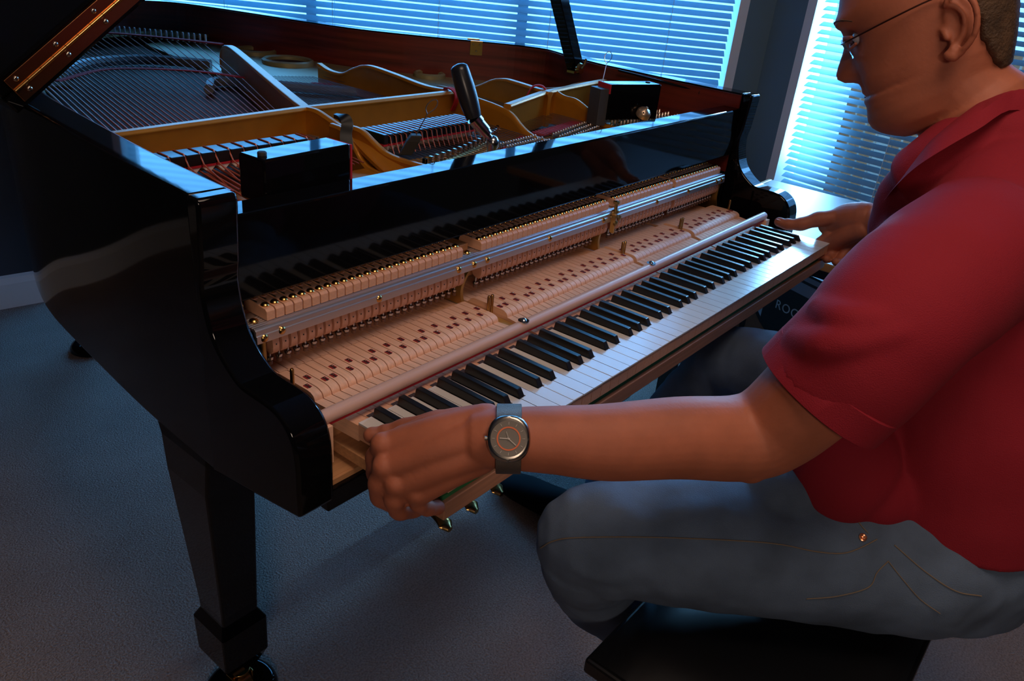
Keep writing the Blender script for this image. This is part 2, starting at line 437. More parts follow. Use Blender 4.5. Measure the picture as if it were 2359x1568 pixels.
# ================================================================== PIANO
piano = wempty('grand_piano', (0.6, 1.1, 0.0))
tag(piano, 'black polished grand piano with its lid open and the action being drawn out', 'piano')
ZT = 0.985
OUT = [(-0.092, 0.315), (-0.085, 0.5), (-0.068, 0.7), (-0.050, 0.87), (-0.02, 1.0), (0.03, 1.15), (0.12, 1.42), (0.24, 1.75), (0.40, 1.99), (0.58, 2.12), (0.76, 2.16), (0.895, 2.12), (0.965, 2.03), (1.02, 1.87), (1.075, 1.66), (1.135, 1.48), (1.20, 1.37), (1.285, 1.26), (1.36, 1.17), (1.435, 1.07), (1.465, 0.97), (1.425, 0.85), (1.393, 0.74), (1.378, 0.603), (1.368, 0.467), (1.362, 0.315)]
oc = catmull([(x, y, 0) for x, y in OUT], 5)
def offset(pl, w):
    out = []
    for i, p in enumerate(pl):
        t = (pl[min(i + 1, len(pl) - 1)] - pl[max(i - 1, 0)]).normalized()
        out.append(p + V((t.y, -t.x, 0)) * w)
    return out
ic = offset(oc, 0.048)
ic2 = offset(oc, 0.052)
mb = MB(); mb.use(BLACK)
rings = [[V((o.x, o.y, 0.62)), V((o.x, o.y, ZT)), V((i.x, i.y, ZT)), V((i.x, i.y, 0.962)), V((i.x, i.y, 0.62))] for o, i in zip(oc, ic)]
mb.loft(rings, True, True, True)
rim = mb.build('rim', BLACK, piano, bevel=0.003, bang=30)
# inner rim veneer
mb = MB(); mb.use(MAHOG)
rings = [[V((o.x, o.y, 0.80)), V((o.x, o.y, 0.9815)), V((i.x, i.y, 0.9815)), V((i.x, i.y, 0.80))] for o, i in zip(offset(oc, 0.047), ic2)]
mb.loft(rings, True, True, False); mb.build('inner_rim_veneer', MAHOG, piano)
# side arms
AP = [(0.315, ZT), (0.293, ZT), (0.291, 0.975), (0.296, 0.905), (0.300, 0.88), (0.296, 0.85), (0.286, 0.822), (0.270, 0.803), (0.248, 0.787), (0.230, 0.781), (0.186, 0.780), (0.165, 0.775), (0.148, 0.762), (0.138, 0.742), (0.134, 0.715), (0.134, 0.650), (0.315, 0.620)]
AP = AP[:3] + [tuple(p)[:2] for p in [(q.x, q.y) for q in catmull([(a, b, 0) for a, b in AP[3:15]], 4)]] + AP[15:]
for x0, nm in ((-0.095, 'side_arm'), (1.315, 'side_arm')):
    mb = MB(); mb.prism([(x0, y, z) for y, z in AP], (0.05, 0, 0), True)
    mb.build(nm, BLACK, piano, bevel=0.004, bang=50)
    # join to rim
# key bed
mb = MB(); mb.use(BLACK); mb.box(-0.046, 1.316, 0.145, 0.30, 0.625, 0.655)
mb.build('key_bed', BLACK, piano, bevel=0.002)
mb = MB(); mb.box(-0.046, 1.316, 0.152, 0.70, 0.655, 0.6625); 
for k in range(3): mb.box(-0.044, 1.314, 0.156 + k * 0.040, 0.156 + k * 0.040 + 0.0385, 0.6625, 0.6632)
mb.build('key_bed_boards', BEDWOOD, piano)
mb = MB(); mb.box(-0.044, 1.314, 0.45, 0.47, 0.664, 0.80); mb.build('action_cavity_back', BLACKSAT, piano)
mb = MB(); mb.box(-0.044, 1.314, 0.30, 2.0, 0.628, 0.632)
# belly board is hidden: keep only a slim beam
# stretcher
mb = MB(); mb.box(-0.045, 1.315, 0.312, 0.357, 0.842, 0.9515)
mb.build('stretcher', BLACK, piano, bevel=0.003)
# soundboard
inner = offset(oc, 0.050)
mb = MB(); mb.prism([(p.x, p.y, 0.862) for p in inner if p.y > 0.55], (0, 0, 0.006)); mb.build('soundboard', SPRB, piano)
# pin block / front web
mb = MB(); mb.box(-0.040, 1.31, 0.357, 0.56, 0.872, 0.888); mb.build('pin_block_web', GOLD, piano, bevel=0.002)
mb = MB(); mb.box(-0.040, 0.40, 0.56, 0.735, 0.84, 0.860); mb.build('bass_well', BLACKSAT, piano)
mb = MB(); mb.box(0.40, 1.30, 0.56, 0.66, 0.84, 0.860); mb.build('treble_well', BLACKSAT, piano)

# iron plate: cross walls and struts, each a profile wall with a thicker rounded top lip
def strut(name, base, dr, prof, w=0.011, lip=0.020, zb=0.875, parent=piano):
    # prof: (s, ztop[, zbottom])
    base = V((base[0], base[1], 0)); dr = V((dr[0], dr[1], 0)).normalized(); nn = V((-dr.y, dr.x, 0))
    pr_ = catmull([(p[0], p[1], p[2] if len(p) > 2 else zb) for p in prof], 6)
    rings = []
    for q in pr_:
        c = base + dr * q.x; zt, zbm = q.y, min(q.z, q.y - 0.006)
        sec = [(-w / 2, zbm), (-w / 2, zt - 0.012), (-lip / 2, zt - 0.005), (-lip / 2 + 0.003, zt), (lip / 2 - 0.003, zt), (lip / 2, zt - 0.005), (w / 2, zt - 0.012), (w / 2, zbm)]
        rings.append([c + nn * a + V((0, 0, z)) for a, z in sec])
    mb = MB(); mb.loft(rings, True, True, True)
    return mb.build(name, GOLD, parent, bevel=0.0012, bang=50)
Z5 = 0.955
strut('cross_wall', (-0.035, 0.712), (0.425, 0.033), [(0, Z5), (0.2, Z5), (0.428, Z5)])
strut('cross_wall', (0.39, 0.745), (0.40, 0.0), [(0, Z5), (0.2, Z5), (0.405, Z5)])
strut('cross_wall', (0.80, 0.605), (0.21, 0.055), [(0, 0.951), (0.1, 0.953), (0.22, Z5)])
strut('cross_wall', (1.0, 0.655), (0.30, 0.04), [(0, Z5), (0.15, Z5), (0.31, Z5)])
strut('plate_strut', (0.39, 0.745), (0.27, 0.645), [(0, Z5), (0.3, Z5), (0.60, 0.957), (0.72, 0.955), (0.79, 0.945), (0.83, 0.92), (0.84, 0.89)], w=0.016, lip=0.024, zb=0.872)
strut('plate_strut', (0.79, 0.745), (0.1, 1), [(0, Z5), (0.1, 0.948), (0.22, 0.954), (0.32, 0.956), (0.375, 0.942), (0.43, 0.920), (0.49, 0.917), (0.54, 0.926)])
strut('plate_strut', (1.0, 0.66), (0.15, 1), [(-0.02, Z5), (0.1, 0.958), (0.14, 0.957), (0.18, 0.948), (0.24, 0.922), (0.32, 0.90), (0.40, 0.895)])
strut('plate_strut', (1.27, 0.69), (0.1, 1), [(0, Z5), (0.02, 0.95), (0.06, 0.94), (0.12, 0.918), (0.2, 0.90)])
# front struts that dip to the pin block
s1 = strut('plate_strut', (0.39, 0.745), (0.12, -1), [(0, Z5), (0.03, 0.955), (0.062, 0.946), (0.087, 0.939), (0.105, 0.942), (0.139, 0.940), (0.167, 0.926), (0.194, 0.913), (0.233, 0.908), (0.30, 0.908), (0.375, 0.908)], w=0.010, lip=0.014)
strut('plate_strut', (0.385, 0.665), (-0.1, -1), [(0, 0.942), (0.04, 0.940), (0.075, 0.918), (0.10, 0.898), (0.14, 0.891), (0.29, 0.890)], w=0.010, lip=0.013)
strut('plate_strut', (0.79, 0.745), (0.01, -1), [(0, Z5), (0.064, 0.951), (0.122, 0.946), (0.160, 0.938), (0.191, 0.918), (0.215, 0.907), (0.25, 0.902), (0.38, 0.900)], w=0.012, lip=0.013)
strut('plate_strut', (1.04, 0.66), (0.0, -1), [(0, Z5), (0.03, 0.946), (0.065, 0.944), (0.105, 0.928), (0.135, 0.913), (0.17, 0.904), (0.30, 0.900)], w=0.012, lip=0.013)
# gold spoon-shaped web between the two front bass struts
mb = MB()
A1 = [(0.403, 0.64, 0.936), (0.409, 0.60, 0.930), (0.412, 0.565, 0.918), (0.414, 0.53, 0.905), (0.418, 0.49, 0.896), (0.425, 0.40, 0.892), (0.43, 0.36, 0.890)]
A2 = [(0.382, 0.64, 0.934), (0.378, 0.60, 0.925), (0.374, 0.565, 0.912), (0.371, 0.53, 0.900), (0.368, 0.49, 0.890), (0.362, 0.40, 0.884), (0.358, 0.36, 0.884)]
rows = []
for a, b in zip(catmull(A1, 4), catmull(A2, 4)):
    rows.append([a.lerp(b, t) - V((0, 0, 0.016 * math.sin(PI * t))) for t in [k / 8 for k in range(9)]])
top = rows; n = 9
rr = [r + [p - V((0, 0, 0.006)) for p in reversed(r)] for r in rows]
mb.loft(rr, True, True, True); mb.build('plate_web', GOLD, piano)
# rear plate with round openings (treble side) and hitch band
ip = [p for p in offset(oc, 0.052)]
right = [p for p in ip if p.x > 0.70 and p.y > 0.80]
poly = [(0.70, 1.42, 0.868)] + [(p.x, p.y, 0.868) for p in right if p.y < 1.95 or p.x > 0.8] + [(1.33, 0.80, 0.868), (0.80, 0.80, 0.868), (0.86, 1.22, 0.868)]
poly = [(0.80, 0.80, 0.868), (1.33, 0.80, 0.868)] + [(p.x, p.y, 0.868) for p in reversed([q for q in ip if q.x > 0.72 and q.y > 0.86 and not (q.x < 0.9 and q.y > 2.05)])] + [(0.74, 1.98, 0.868), (0.66, 1.46, 0.868), (0.86, 1.20, 0.868)]
mb = MB(); mb.prism(poly, (0, 0, 0.009)); mb.build('rear_plate', mat('olive_gold_plate', (0.33, 0.27, 0.13), 0.4, metal=0.3, noise=0.06), piano)
OLIVE = MATS['olive_gold_plate']
for (cx, cy, r) in ((0.945, 1.555, 0.062), (0.965, 1.745, 0.05), (1.205, 1.235, 0.035)):
    mb = MB(); mb.lathe((cx, cy, 0.877), [(r + 0.012, 0), (r + 0.012, 0.010), (r + 0.006, 0.014), (r, 0.010), (r, 0.0008), (0, 0.0008)], 32, caps=False)
    ring_ = mb.build('plate_ring', OLIVE, piano)
    mb = MB(); mb.lathe((cx, cy, 0.8775), [(r - 0.001, 0), (r - 0.001, 0.0012), (0, 0.0012)], 32); d_ = mb.build('plate_opening', SPRB, ring_)
band = [p for p in offset(oc, 0.052) if 1.30 < p.y and not (p.x > 0.8 and p.y < 1.95)]
mb = MB(); bi = offset(band, 0.085)
rings = [[a + V((0, 0, 0.895)), a + V((0, 0, 0.903)), b + V((0, 0, 0.903)), b + V((0, 0, 0.895))] for a, b in zip(band, bi)]
mb.loft(rings, True, True, False); mb.build('hitch_plate', OLIVE, piano)
mb = MB(); side = [p for p in offset(oc, 0.055) if p.y < 1.32 and p.x < 0.2 and p.y > 0.6]
rings = [[a + V((0, 0, 0.905)), a + V((0, 0, 0.925)), b + V((0, 0, 0.925)), b + V((0, 0, 0.905))] for a, b in zip(side, offset(side, 0.022))]
mb.loft(rings, True, True, False); mb.build('plate_flange', OLIVE, piano)
# hitch pins
pin = MB(); pin.lathe((0, 0, 0), [(0.0032, 0), (0.0030, 0.024), (0.0022, 0.026)], 8)
p0 = None
hp = []
for i in range(24):
    t = i / 23; x = 0.60 + (0.825 - 0.60) * t; y = 2.045 + (1.785 - 2.045) * t + 0.02 * math.sin(PI * t)
    hp.append((x, y))
    if p0 is None:
        p0 = pin.build('hitch_pin', WHITEP, piano); p0.location = (x, y, 0.902)
    else: place(p0, None, (x, y, 0.902))
# strings: bass copper-wound, each its own part
def wire(name, pts, r, m):
    mb = MB(); mb.tube(pts, r, 6, caps=False); return mb.build(name, m, piano)
nb = 34
for i in range(nb):
    t = i / (nb - 1)
    fx = 0.030 + 0.345 * t; fy = 0.745 - 0.03 + 0.03 * t
    rx = 0.235 + (0.80 - 0.235) * t; ry = 1.62 + (1.80 - 1.62) * math.sin(PI * min(t * 1.0, 1.0) * 0.5) if t < 0.5 else 1.62 + 0.127 + 0.30 * math.sin(PI * (t - 0.5)) * 1 - 0.18 * (t - 0.5)
    ry = interp([0, 0.3, 0.55, 0.75, 1.0], [1.62, 1.93, 2.02, 1.93, 1.76], t)
    wire('bass_string', [(fx - 0.02, fy - 0.20, 0.903), (fx, fy, 0.909), (fx + (rx - fx) * 0.55, fy + (ry - fy) * 0.55, 0.912), (rx, ry, 0.909)], 0.0019 - 0.0008 * t, COPPER)
# tenor and treble strings, one object of many fine wires per section
mb = MB()
for i in range(30):
    t = i / 29; x = 0.445 + 0.33 * t
    mb.tube([(x, 0.40, 0.900), (x + 0.005, 0.62, 0.904), (x + 0.02 + 0.10 * (1 - t), 1.35 - 0.10 * t, 0.900)], 0.0007, 5, caps=False)
st = mb.build('tenor_strings', STEELW, piano); st['kind'] = 'stuff'
mb = MB()
for i in range(44):
    t = i / 43; x = 0.80 + 0.48 * t
    mb.tube([(x, 0.45, 0.898), (x + 0.004, 0.62, 0.902), (x + 0.03, 1.25 - 0.40 * t, 0.898)], 0.0006, 5, caps=False)
st = mb.build('treble_strings', STEELW, piano); st['kind'] = 'stuff'
# bridges
mb = MB(); br = catmull([(0.27, 1.50, 0.885), (0.42, 1.66, 0.885), (0.58, 1.68, 0.885), (0.70, 1.56, 0.885)], 8)
mb.tube(br, 0.013, 8); mb.build('bass_bridge', mat('bridge_maple', (0.16, 0.15, 0.16), 0.4), piano)
mb = MB(); br = catmull([(0.52, 1.28, 0.882), (0.60, 1.36, 0.882), (0.72, 1.24, 0.882), (0.90, 1.05, 0.882), (1.25, 0.82, 0.882)], 8)
mb.tube(br, 0.012, 8); mb.build('treble_bridge', MATS['bridge_maple'], piano)
# red stringing cloth bands
def felt_band(pts, w, z=0.0, h=0.004, name='red_stringing_felt', m=REDFELT):
    pts = catmull(pts, 6); mb = MB(); o2 = offset(pts, w)
    rings = [[a, a + V((0, 0, h)), V((b.x, b.y, a.z + h)), V((b.x, b.y, a.z))] for a, b in zip(pts, o2)]
    mb.loft(rings, True, True, False); return mb.build(name, m, piano)
felt_band([(0.40, 1.93, 0.913), (0.60, 1.97, 0.913), (0.74, 1.84, 0.913), (0.83, 1.70, 0.913)], 0.022, h=0.003)
felt_band([(0.20, 1.33, 0.912), (0.36, 1.43, 0.912), (0.52, 1.36, 0.912), (0.60, 1.22, 0.912)], 0.014, h=0.002)
felt_band([(0.44, 0.435, 0.893), (0.60, 0.475, 0.893), (0.80, 0.56, 0.893)], 0.035)
felt_band([(0.84, 0.565, 0.893), (0.93, 0.575, 0.893), (1.025, 0.59, 0.893)], 0.030)
felt_band([(0.80, 1.26, 0.880), (0.86, 1.20, 0.880), (0.90, 1.13, 0.880)], 0.012)
# agraffe rails
mb = MB(); pts = catmull([(0.445, 0.49, 0.894), (0.56, 0.515, 0.894), (0.68, 0.555, 0.894), (0.77, 0.60, 0.894)], 6)
mb.tube(pts, 0.006, 8); ag = mb.build('agraffe_rail', BRASS, piano)
mb = MB(); mb.tube([(0.04, 0.715, 0.889), (0.37, 0.738, 0.889)], 0.006, 8); mb.build('agraffe_rail', BRASS, piano)
ab = MB(); ab.box(-0.003, 0.003, -0.004, 0.004, 0, 0.014)
a0 = None
for i in range(20):
    t = i / 19; q = pts[int(t * (len(pts) - 1))]
    if a0 is None: a0 = ab.build('agraffe', NICKEL, piano, bevel=0.001); a0.location = (q.x, q.y, 0.897)
    else: place(a0, None, (q.x, q.y, 0.897))
# bass agraffes (silvery blocks along the cross wall)
ab = MB(); ab.obox((0, 0, 0.004), (0.0042, 0, 0), (0, 0.014, 0), (0, 0, 0.004)); a1 = None
for i in range(30):
    t = i / 29; x = 0.055 + 0.335 * t; y = 0.69 + 0.03 * t
    if a1 is None: a1 = ab.build('agraffe', mat('dull_nickel', (0.30, 0.28, 0.30), 0.35, metal=0.8), piano, bevel=0.0015); a1.location = (x, y, 0.900)
    else: place(a1, None, (x, y, 0.900))
# dampers
def damper(x, y, w, wd, parent=piano):
    mb = MB(); mb.obox((x, y, 0.925), (w, 0, 0), (0, wd, 0), (0, 0, 0.0085)); d = mb.build('damper', DAMPB, parent, bevel=0.0015)
    mb = MB(); mb.obox((x, y, 0.9145), (w, 0, 0), (0, wd - 0.001, 0), (0, 0, 0.0018)); mb.build('damper_felt', REDFELT, d)
    for s_ in (-1, 1):
        mb = MB(); mb.prism([(x - w, y + s_ * wd * 0.55 - 0.006, 0.9125), (x + w, y + s_ * wd * 0.55 - 0.006, 0.9125), (x, y + s_ * wd * 0.55 - 0.006, 0.902)], (0, 0.012, 0)); mb.build('damper_wedge', WHITEFELT, d)
for i in range(20):
    t = i / 19; x = 0.435 + 0.245 * t; damper(x, 0.610 + 0.004 * t, 0.0050, 0.033)
    wire('damper_string', [(x + 0.0064, 0.655, 0.918), (x + 0.0064, 0.640, 0.9335), (x + 0.0064, 0.590, 0.9340), (x + 0.0064, 0.574, 0.930), (x + 0.0064, 0.570, 0.915), (x + 0.0064, 0.562, 0.900)], 0.0009, COPPER)
for i in range(12):
    x = 0.020 + 0.0245 * i
    damper(x, 0.640, 0.0112, 0.019)
    wire('bass_string', [(x + 0.0122, 0.735, 0.905), (x + 0.0122, 0.668, 0.920), (x + 0.0122, 0.655, 0.9345), (x + 0.0122, 0.628, 0.9345), (x + 0.0122, 0.616, 0.918), (x + 0.0135, 0.560, 0.900)], 0.0013, COPPER)
# tuning pins
pb = MB(); pb.lathe((0, 0, 0), [(0.0030, 0), (0.0030, 0.013), (0.0024, 0.018), (0.0012, 0.019)], 8); pb.lathe((0, 0, 0.005), [(0.005, 0), (0.0052, 0.003), (0.005, 0.006)], 8)
q0 = None; cnt = 0
def tpin(x, y):
    global q0, cnt
    if cnt >= 98: return
    cnt += 1
    if q0 is None: q0 = pb.build('tuning_pin', NICKEL, piano); q0.location = (x, y, 0.887)
    else: place(q0, None, (x, y, 0.887))
for row in range(3):
    for i in range(15): tpin(0.665 + 0.0088 * i + 0.003 * row, 0.470 + 0.0007 * i + 0.020 * row)
for row in range(3):
    for i in range(15): tpin(0.835 + 0.0127 * i + 0.004 * row, 0.470 + 0.0027 * i + 0.020 * row)
for row in range(1):
    for i in range(8): tpin(1.055 + 0.030 * i, 0.50)
mb = MB()
for row in range(3):
    for i in range(16): mb.lathe((1.065 + 0.0145 * i + 0.005 * row, 0.445 + 0.028 * row + 0.012, 0.887), [(0.0034, 0), (0.0034, 0.024), (0.002, 0.027)], 6)
for row in range(2):
    for i in range(14): mb.lathe((0.50 + 0.012 * i, 0.40 + 0.018 * row + 0.003 * i, 0.887), [(0.0034, 0), (0.0034, 0.018), (0.002, 0.021)], 6)
o = mb.build('tuning_pins', NICKEL, piano); o['kind'] = 'stuff'
# copper strings at the bass front, running to the pins
for i in range(7):
    x = 0.055 + 0.014 * i
    wire('bass_string', [(x + 0.0, 0.62, 0.903), (x - 0.012, 0.50, 0.898), (x + 0.02, 0.36, 0.893)], 0.0016, COPPER)
# lid: slanting up from the bass-side hinge, front flap folded back on top
DLID = V((0.185, 0, 0.135)).normalized(); NLID = V((-DLID.z, 0, DLID.x))
HB = V((-0.070, 0.0, 1.004))
def lidslab(name, t0, t1, y0, m=BLACK, prof=None, wmax=1.45):
    mb = MB()
    outl = [(0.0, y0), (wmax, y0), (wmax, y0 + 0.35), (wmax * 0.86, y0 + 0.75), (wmax * 0.70, y0 + 1.05), (wmax * 0.55, y0 + 1.20), (wmax * 0.42, y0 + 1.22), (wmax * 0.25, y0 + 1.10), (wmax * 0.12, y0 + 0.85), (0.04, y0 + 0.55), (0.01, y0 + 0.3)]
    if prof: outl = prof
    mb.prism([HB + DLID * (s_ - 0.018) + NLID * t0 + V((0, y, 0)) for s_, y in outl], NLID * (t1 - t0))
    return mb.build(name, m, piano, bevel=0.004, bang=50)
lid = lidslab('lid', -0.0265, -0.001, 0.80)
flap = lidslab('lid_flap', 0.0, 0.0255, 0.802, prof=[(0.0, 0.802), (1.45, 0.802), (1.45, 1.22), (0.0, 1.22)])
def lp(s_, t, y): return HB + DLID * s_ + NLID * t + V((0, y, 0))
mb = MB(); mb.prism([lp(0.002, -0.0195, 0.7985), lp(1.30, -0.0195, 0.7985), lp(1.30, 0.0185, 0.7985), lp(0.002, 0.0185, 0.7985)], V((0, 0.0035, 0)))
hg = mb.build('piano_hinge', HINGEBR, piano, bevel=0.0005)
mb = MB()
k = 0.003
while k < 1.29:
    mb.tube([lp(k, -0.0008, 0.7975), lp(k + 0.0235, -0.0008, 0.7975)], 0.0030, 10); k += 0.0243
mb.build('hinge_barrel', BRASS, hg)
sc = MB(); sc.lathe((0, 0, 0), [(0.0042, 0), (0.0038, 0.001), (0.002, 0.0019)], 12, axis=(0, -1, 0)); sc0 = None
for i in range(14):
    for sgn, off in ((1, 0.0), (-1, 0.004)):
        p = lp(0.016 + 0.075 * i + off, 0.0105 * sgn, 0.7985)
        if sc0 is None: sc0 = sc.build('hinge_screw', NICKEL, hg); sc0.location = p
        else: place(sc0, None, p)
# lid prop
mb = MB(); mb.tube([(1.3339, 0.8100, 0.9617), (1.2261, 0.8100, 1.1330), (1.1391, 0.8100, 1.2743), (1.0010, 0.8100, 1.4947)], 0.024, 4, flat=1.0, up=(1, 0.9, 0)); pr_o = mb.build('lid_prop', BLACK, piano, bevel=0.002)
mb = MB(); mb.lathe((1.3011, 0.7750, 0.9690), [(0.013, -0.006), (0.015, 0), (0.011, 0.006)], 16, axis=(0, 1, 0)); mb.tube([(1.2998, 0.7700, 0.9699), (1.3154, 0.7700, 0.9812), (1.3187, 0.7700, 0.9932)], 0.0032, 8); mb.build('prop_bracket', BRASS, piano)
mb = MB(); mb.obox((1.3187, 0.8000, 0.9574), (0.022, 0, 0), (0, 0.012, 0), (0, 0, 0.003)); mb.build('prop_hinge_plate', BRASS, piano)
# lid socket plate on the far rim
p_ = V((1.305, 1.155, 0.965)); tdir = V((0.73, -0.68, 0)).normalized(); ndir = V((-0.68, -0.73, 0)).normalized()
mb = MB(); mb.obox(V((1.3080, 1.1500, 0.966)), tdir * 0.0185, ndir * 0.0015, V((0, 0, 0.020))); mb.obox((1.337, 1.190, 0.9862), tdir * 0.0185, ndir * 0.014, V((0, 0, 0.0012)))
pl_ = mb.build('lid_catch_plate', BRASS, piano, bevel=0.001)
mb = MB(); 
for a_, z_ in ((-0.010, 0.976), (0.010, 0.976), (0.0, 0.958)): mb.lathe(V((1.3080, 1.1500, z_)) + tdir * a_ + ndir * 0.0015, [(0.0028, 0), (0.002, 0.0012)], 10, axis=tuple(ndir))
mb.build('screw', NICKEL, pl_)
# half-stick rod lying in the right rim
mb = MB(); mb.tube([(1.3180, 0.6644, 0.9815), (1.3180, 0.4415, 0.9716)], 0.003, 8); mb.lathe((1.3180, 0.4229, 0.9677), [(0.007, -0.003), (0.008, 0.0), (0.005, 0.004)], 12, axis=(-1, 0, 0)); mb.build('short_prop_rod', BLACKSAT, piano)
# legs: tapered, panelled, with foot block and castor
def leg(cx, cy, back=False):
    def rect(x0, x1, y0, y1, z): return [(x0, y0, z), (x1, y0, z), (x1, y1, z), (x0, y1, z)]
    rings = [rect(*r) for r in LEGP]
    rings = [[(x + cx, y + cy, z) for x, y, z in r] for r in rings]
    mb = MB(); mb.loft(rings, True, True, False)
    return mb.build('leg', BLACK, piano, bevel=0.004)
LEGP = [(-0.066, 0.004, -0.106, 0.040, 0.640), (-0.071, 0.004, -0.106, 0.012, 0.60), (-0.069, 0.008, -0.093, 0.012, 0.54), (-0.036, 0.030, -0.040, 0.032, 0.245), (-0.035, 0.030, -0.038, 0.032, 0.225), (-0.044, 0.040, -0.048, 0.042, 0.205), (-0.042, 0.040, -0.046, 0.041, 0.130), (-0.022, 0.028, -0.026, 0.028, 0.085)]
FL = (-0.013, 0.455)
def castor(cx, cy):
    mb = MB(); mb.lathe((cx, cy, 0.052), [(0.013, -0.004), (0.016, 0.0), (0.02, 0.016)], 16)
    mb.obox((cx - 0.017, cy - 0.002, 0.042), (0.002, 0.001, 0), (0, 0.014, 0), (0, 0, 0.018)); mb.obox((cx + 0.017, cy - 0.002, 0.042), (0.002, 0.001, 0), (0, 0.014, 0), (0, 0, 0.018))
    c = mb.build('castor', BRASS, piano, bevel=0.001)
    mb = MB(); mb.lathe((cx - 0.013, cy - 0.004, 0.036), [(0.019, 0), (0.023, 0.002), (0.023, 0.024), (0.019, 0.026)], 24, axis=(1, 0, 0)); mb.build('castor_wheel', BRASS, c)
def cup(cx, cy, label):
    mb = MB(); mb.lathe((cx, cy, 0.0), [(0.058, 0.0), (0.064, 0.004), (0.064, 0.012), (0.058, 0.022), (0.048, 0.026), (0.040, 0.024), (0.034, 0.014), (0.0, 0.012)], 40, caps=True)
    return tag(mb.build('castor_cup', BLACK, None), label, 'castor cup', 'castor cups under the piano legs')
leg(*FL); castor(FL[0] + 0.006, FL[1] + 0.0); cup(FL[0] + 0.010, FL[1] + 0.004, 'round black castor cup on the carpet under the near front leg of the piano')
leg(0.405, 1.865); castor(0.397, 1.859); cup(0.397, 1.859, 'round black castor cup under the rear leg, in front of the white baseboard')
leg(1.28, 0.485); castor(1.272, 0.479)
# pedal lyre
mb = MB(); mb.box(0.50, 0.74, 0.53, 0.61, 0.06, 0.12); mb.build('pedal_box', BLACK, piano, bevel=0.004)
for x in (0.57, 0.67):
    mb = MB(); mb.tube([(x, 0.57, 0.12), (x, 0.57, 0.63)], 0.014, 12); mb.build('lyre_post', BLACK, piano)
for i, (u) in enumerate((0.530, 0.620, 0.712)):
    mb = MB(); pts = catmull([(u, 0.56, 0.075), (u, 0.52, 0.080), (u, 0.475, 0.074), (u, 0.448, 0.062)], 5)
    rings = []
    for j, p in enumerate(pts):
        t = j / (len(pts) - 1); w = interp([0, .5, .8, 1], [0.009, 0.012, 0.020, 0.008], t); h = 0.006
        rings.append([p + V((w * math.cos(2 * PI * k / 14), 0, h * math.sin(2 * PI * k / 14))) for k in range(14)])
    mb.loft(rings); mb.build('pedal', BRASS, piano)

# ================================================================== ACTION (keys, frame, hammer rail) - pulled out of the case
RW = [[0.999951, -0.007036, 0.006926], [0.006926, 0.999852, 0.015731], [-0.007036, -0.015683, 0.999852]]
R3 = Matrix(RW)
P0 = V((0.6, 0.15, 0.7))
MA = Matrix.Translation(P0) @ R3.to_4x4() @ Matrix.Translation(-P0)
action = empty('piano_action', mat4=MA)
tag(action, 'keyboard with its wooden action and ribbed aluminium rail, slid out of the black piano', 'piano action')
W = 0.0235
PAT = 'wbwwbwbwwbwb'      # from A: A A# B C C# D D# E F F# G G#
sec = [(0, 25, 0.004, 0.347), (26, 53, 0.382, 0.757), (54, 70, 0.781, 0.998), (71, 87, 1.026, 1.245)]
def kx(k):
    for a, b, x0, x1 in sec:
        if a <= k <= b: return x0 + (x1 - x0) * (k - a) / (b - a)
kinds = []; wi = -1
boff = {1: 0.0038, 4: -0.0032, 6: 0.0032, 9: -0.0038, 11: 0.0}   # A#, C#, D#, F#, G#
for k in range(88):
    c = k % 12; t = PAT[c]
    if t == 'w': wi += 1; kinds.append(('w', wi))
    else: kinds.append(('b', (wi + 1) * W + boff[c]))
BH = 0.0064
fr = [None] * 88       # front slot (x0,x1) at y=.148
for k in range(88):
    t, v = kinds[k]
    if t == 'b': fr[k] = (v - BH, v + BH)
for k in range(88):
    t, v = kinds[k]
    if t == 'w':
        l = fr[k - 1][1] if k > 0 and kinds[k - 1][0] == 'b' else v * W
        r = fr[k + 1][0] if k < 87 and kinds[k + 1][0] == 'b' else (v + 1) * W
        fr[k] = (l, r)
ZW = 0.7255; G = 0.0004
def stick(k, mb):
    t, v = kinds[k]; a, b = fr[k]; c = kx(k); hw = 0.0066
    mb.use(SPRUCE)
    y0 = 0.148
    lo = 0.7035
    # body from y=.148 to .20 then splay to back centre
    def ring(x0, x1, y, z0, z1): return [(x0, y, z0), (x1, y, z0), (x1, y, z1), (x0, y, z1)]
    mb.loft([ring(a + G, b - G, y0, lo, ZW), ring((a * .5 + (c - hw) * .5) + G, (b * .5 + (c + hw) * .5) - G, 0.185, lo, ZW), ring(c - hw + G, c + hw - G, 0.222, lo, ZW), ring(c - hw + G, c + hw - G, 0.47, lo, ZW)], True, True, False)
    # glued-on button with rounded nose
    z1 = ZW + 0.0105
    prof = [(0.226, ZW - 0.0005), (0.2265, ZW + 0.003), (0.229, ZW + 0.007), (0.234, z1 - 0.001), (0.240, z1), (0.298, z1), (0.303, z1 - 0.002), (0.308, ZW + 0.003), (0.312, ZW - 0.0005)]
    mb.prism([(c - hw + G, y, z) for y, z in prof], (2 * (hw - G), 0, 0), True)
    yb = 0.248 if t == 'w' else 0.2665
    mb.use(SLOT); mb.box(c - 0.0016, c + 0.0016, yb - 0.0055, yb + 0.0055, z1 - 0.001, z1 + 0.0002)
    mb.use(REDBUSH); mb.box(c - 0.0036, c - 0.0015, yb - 0.0050, yb + 0.0045, z1 - 0.001, z1 + 0.0006); mb.box(c + 0.0015, c + 0.0036, yb - 0.0045, yb + 0.0050, z1 - 0.001, z1 + 0.0006)
    mb.use(NICKEL); mb.lathe((c, yb, z1 - 0.001), [(0.0011, 0), (0.0011, 0.0035), (0.0004, 0.004)], 6)
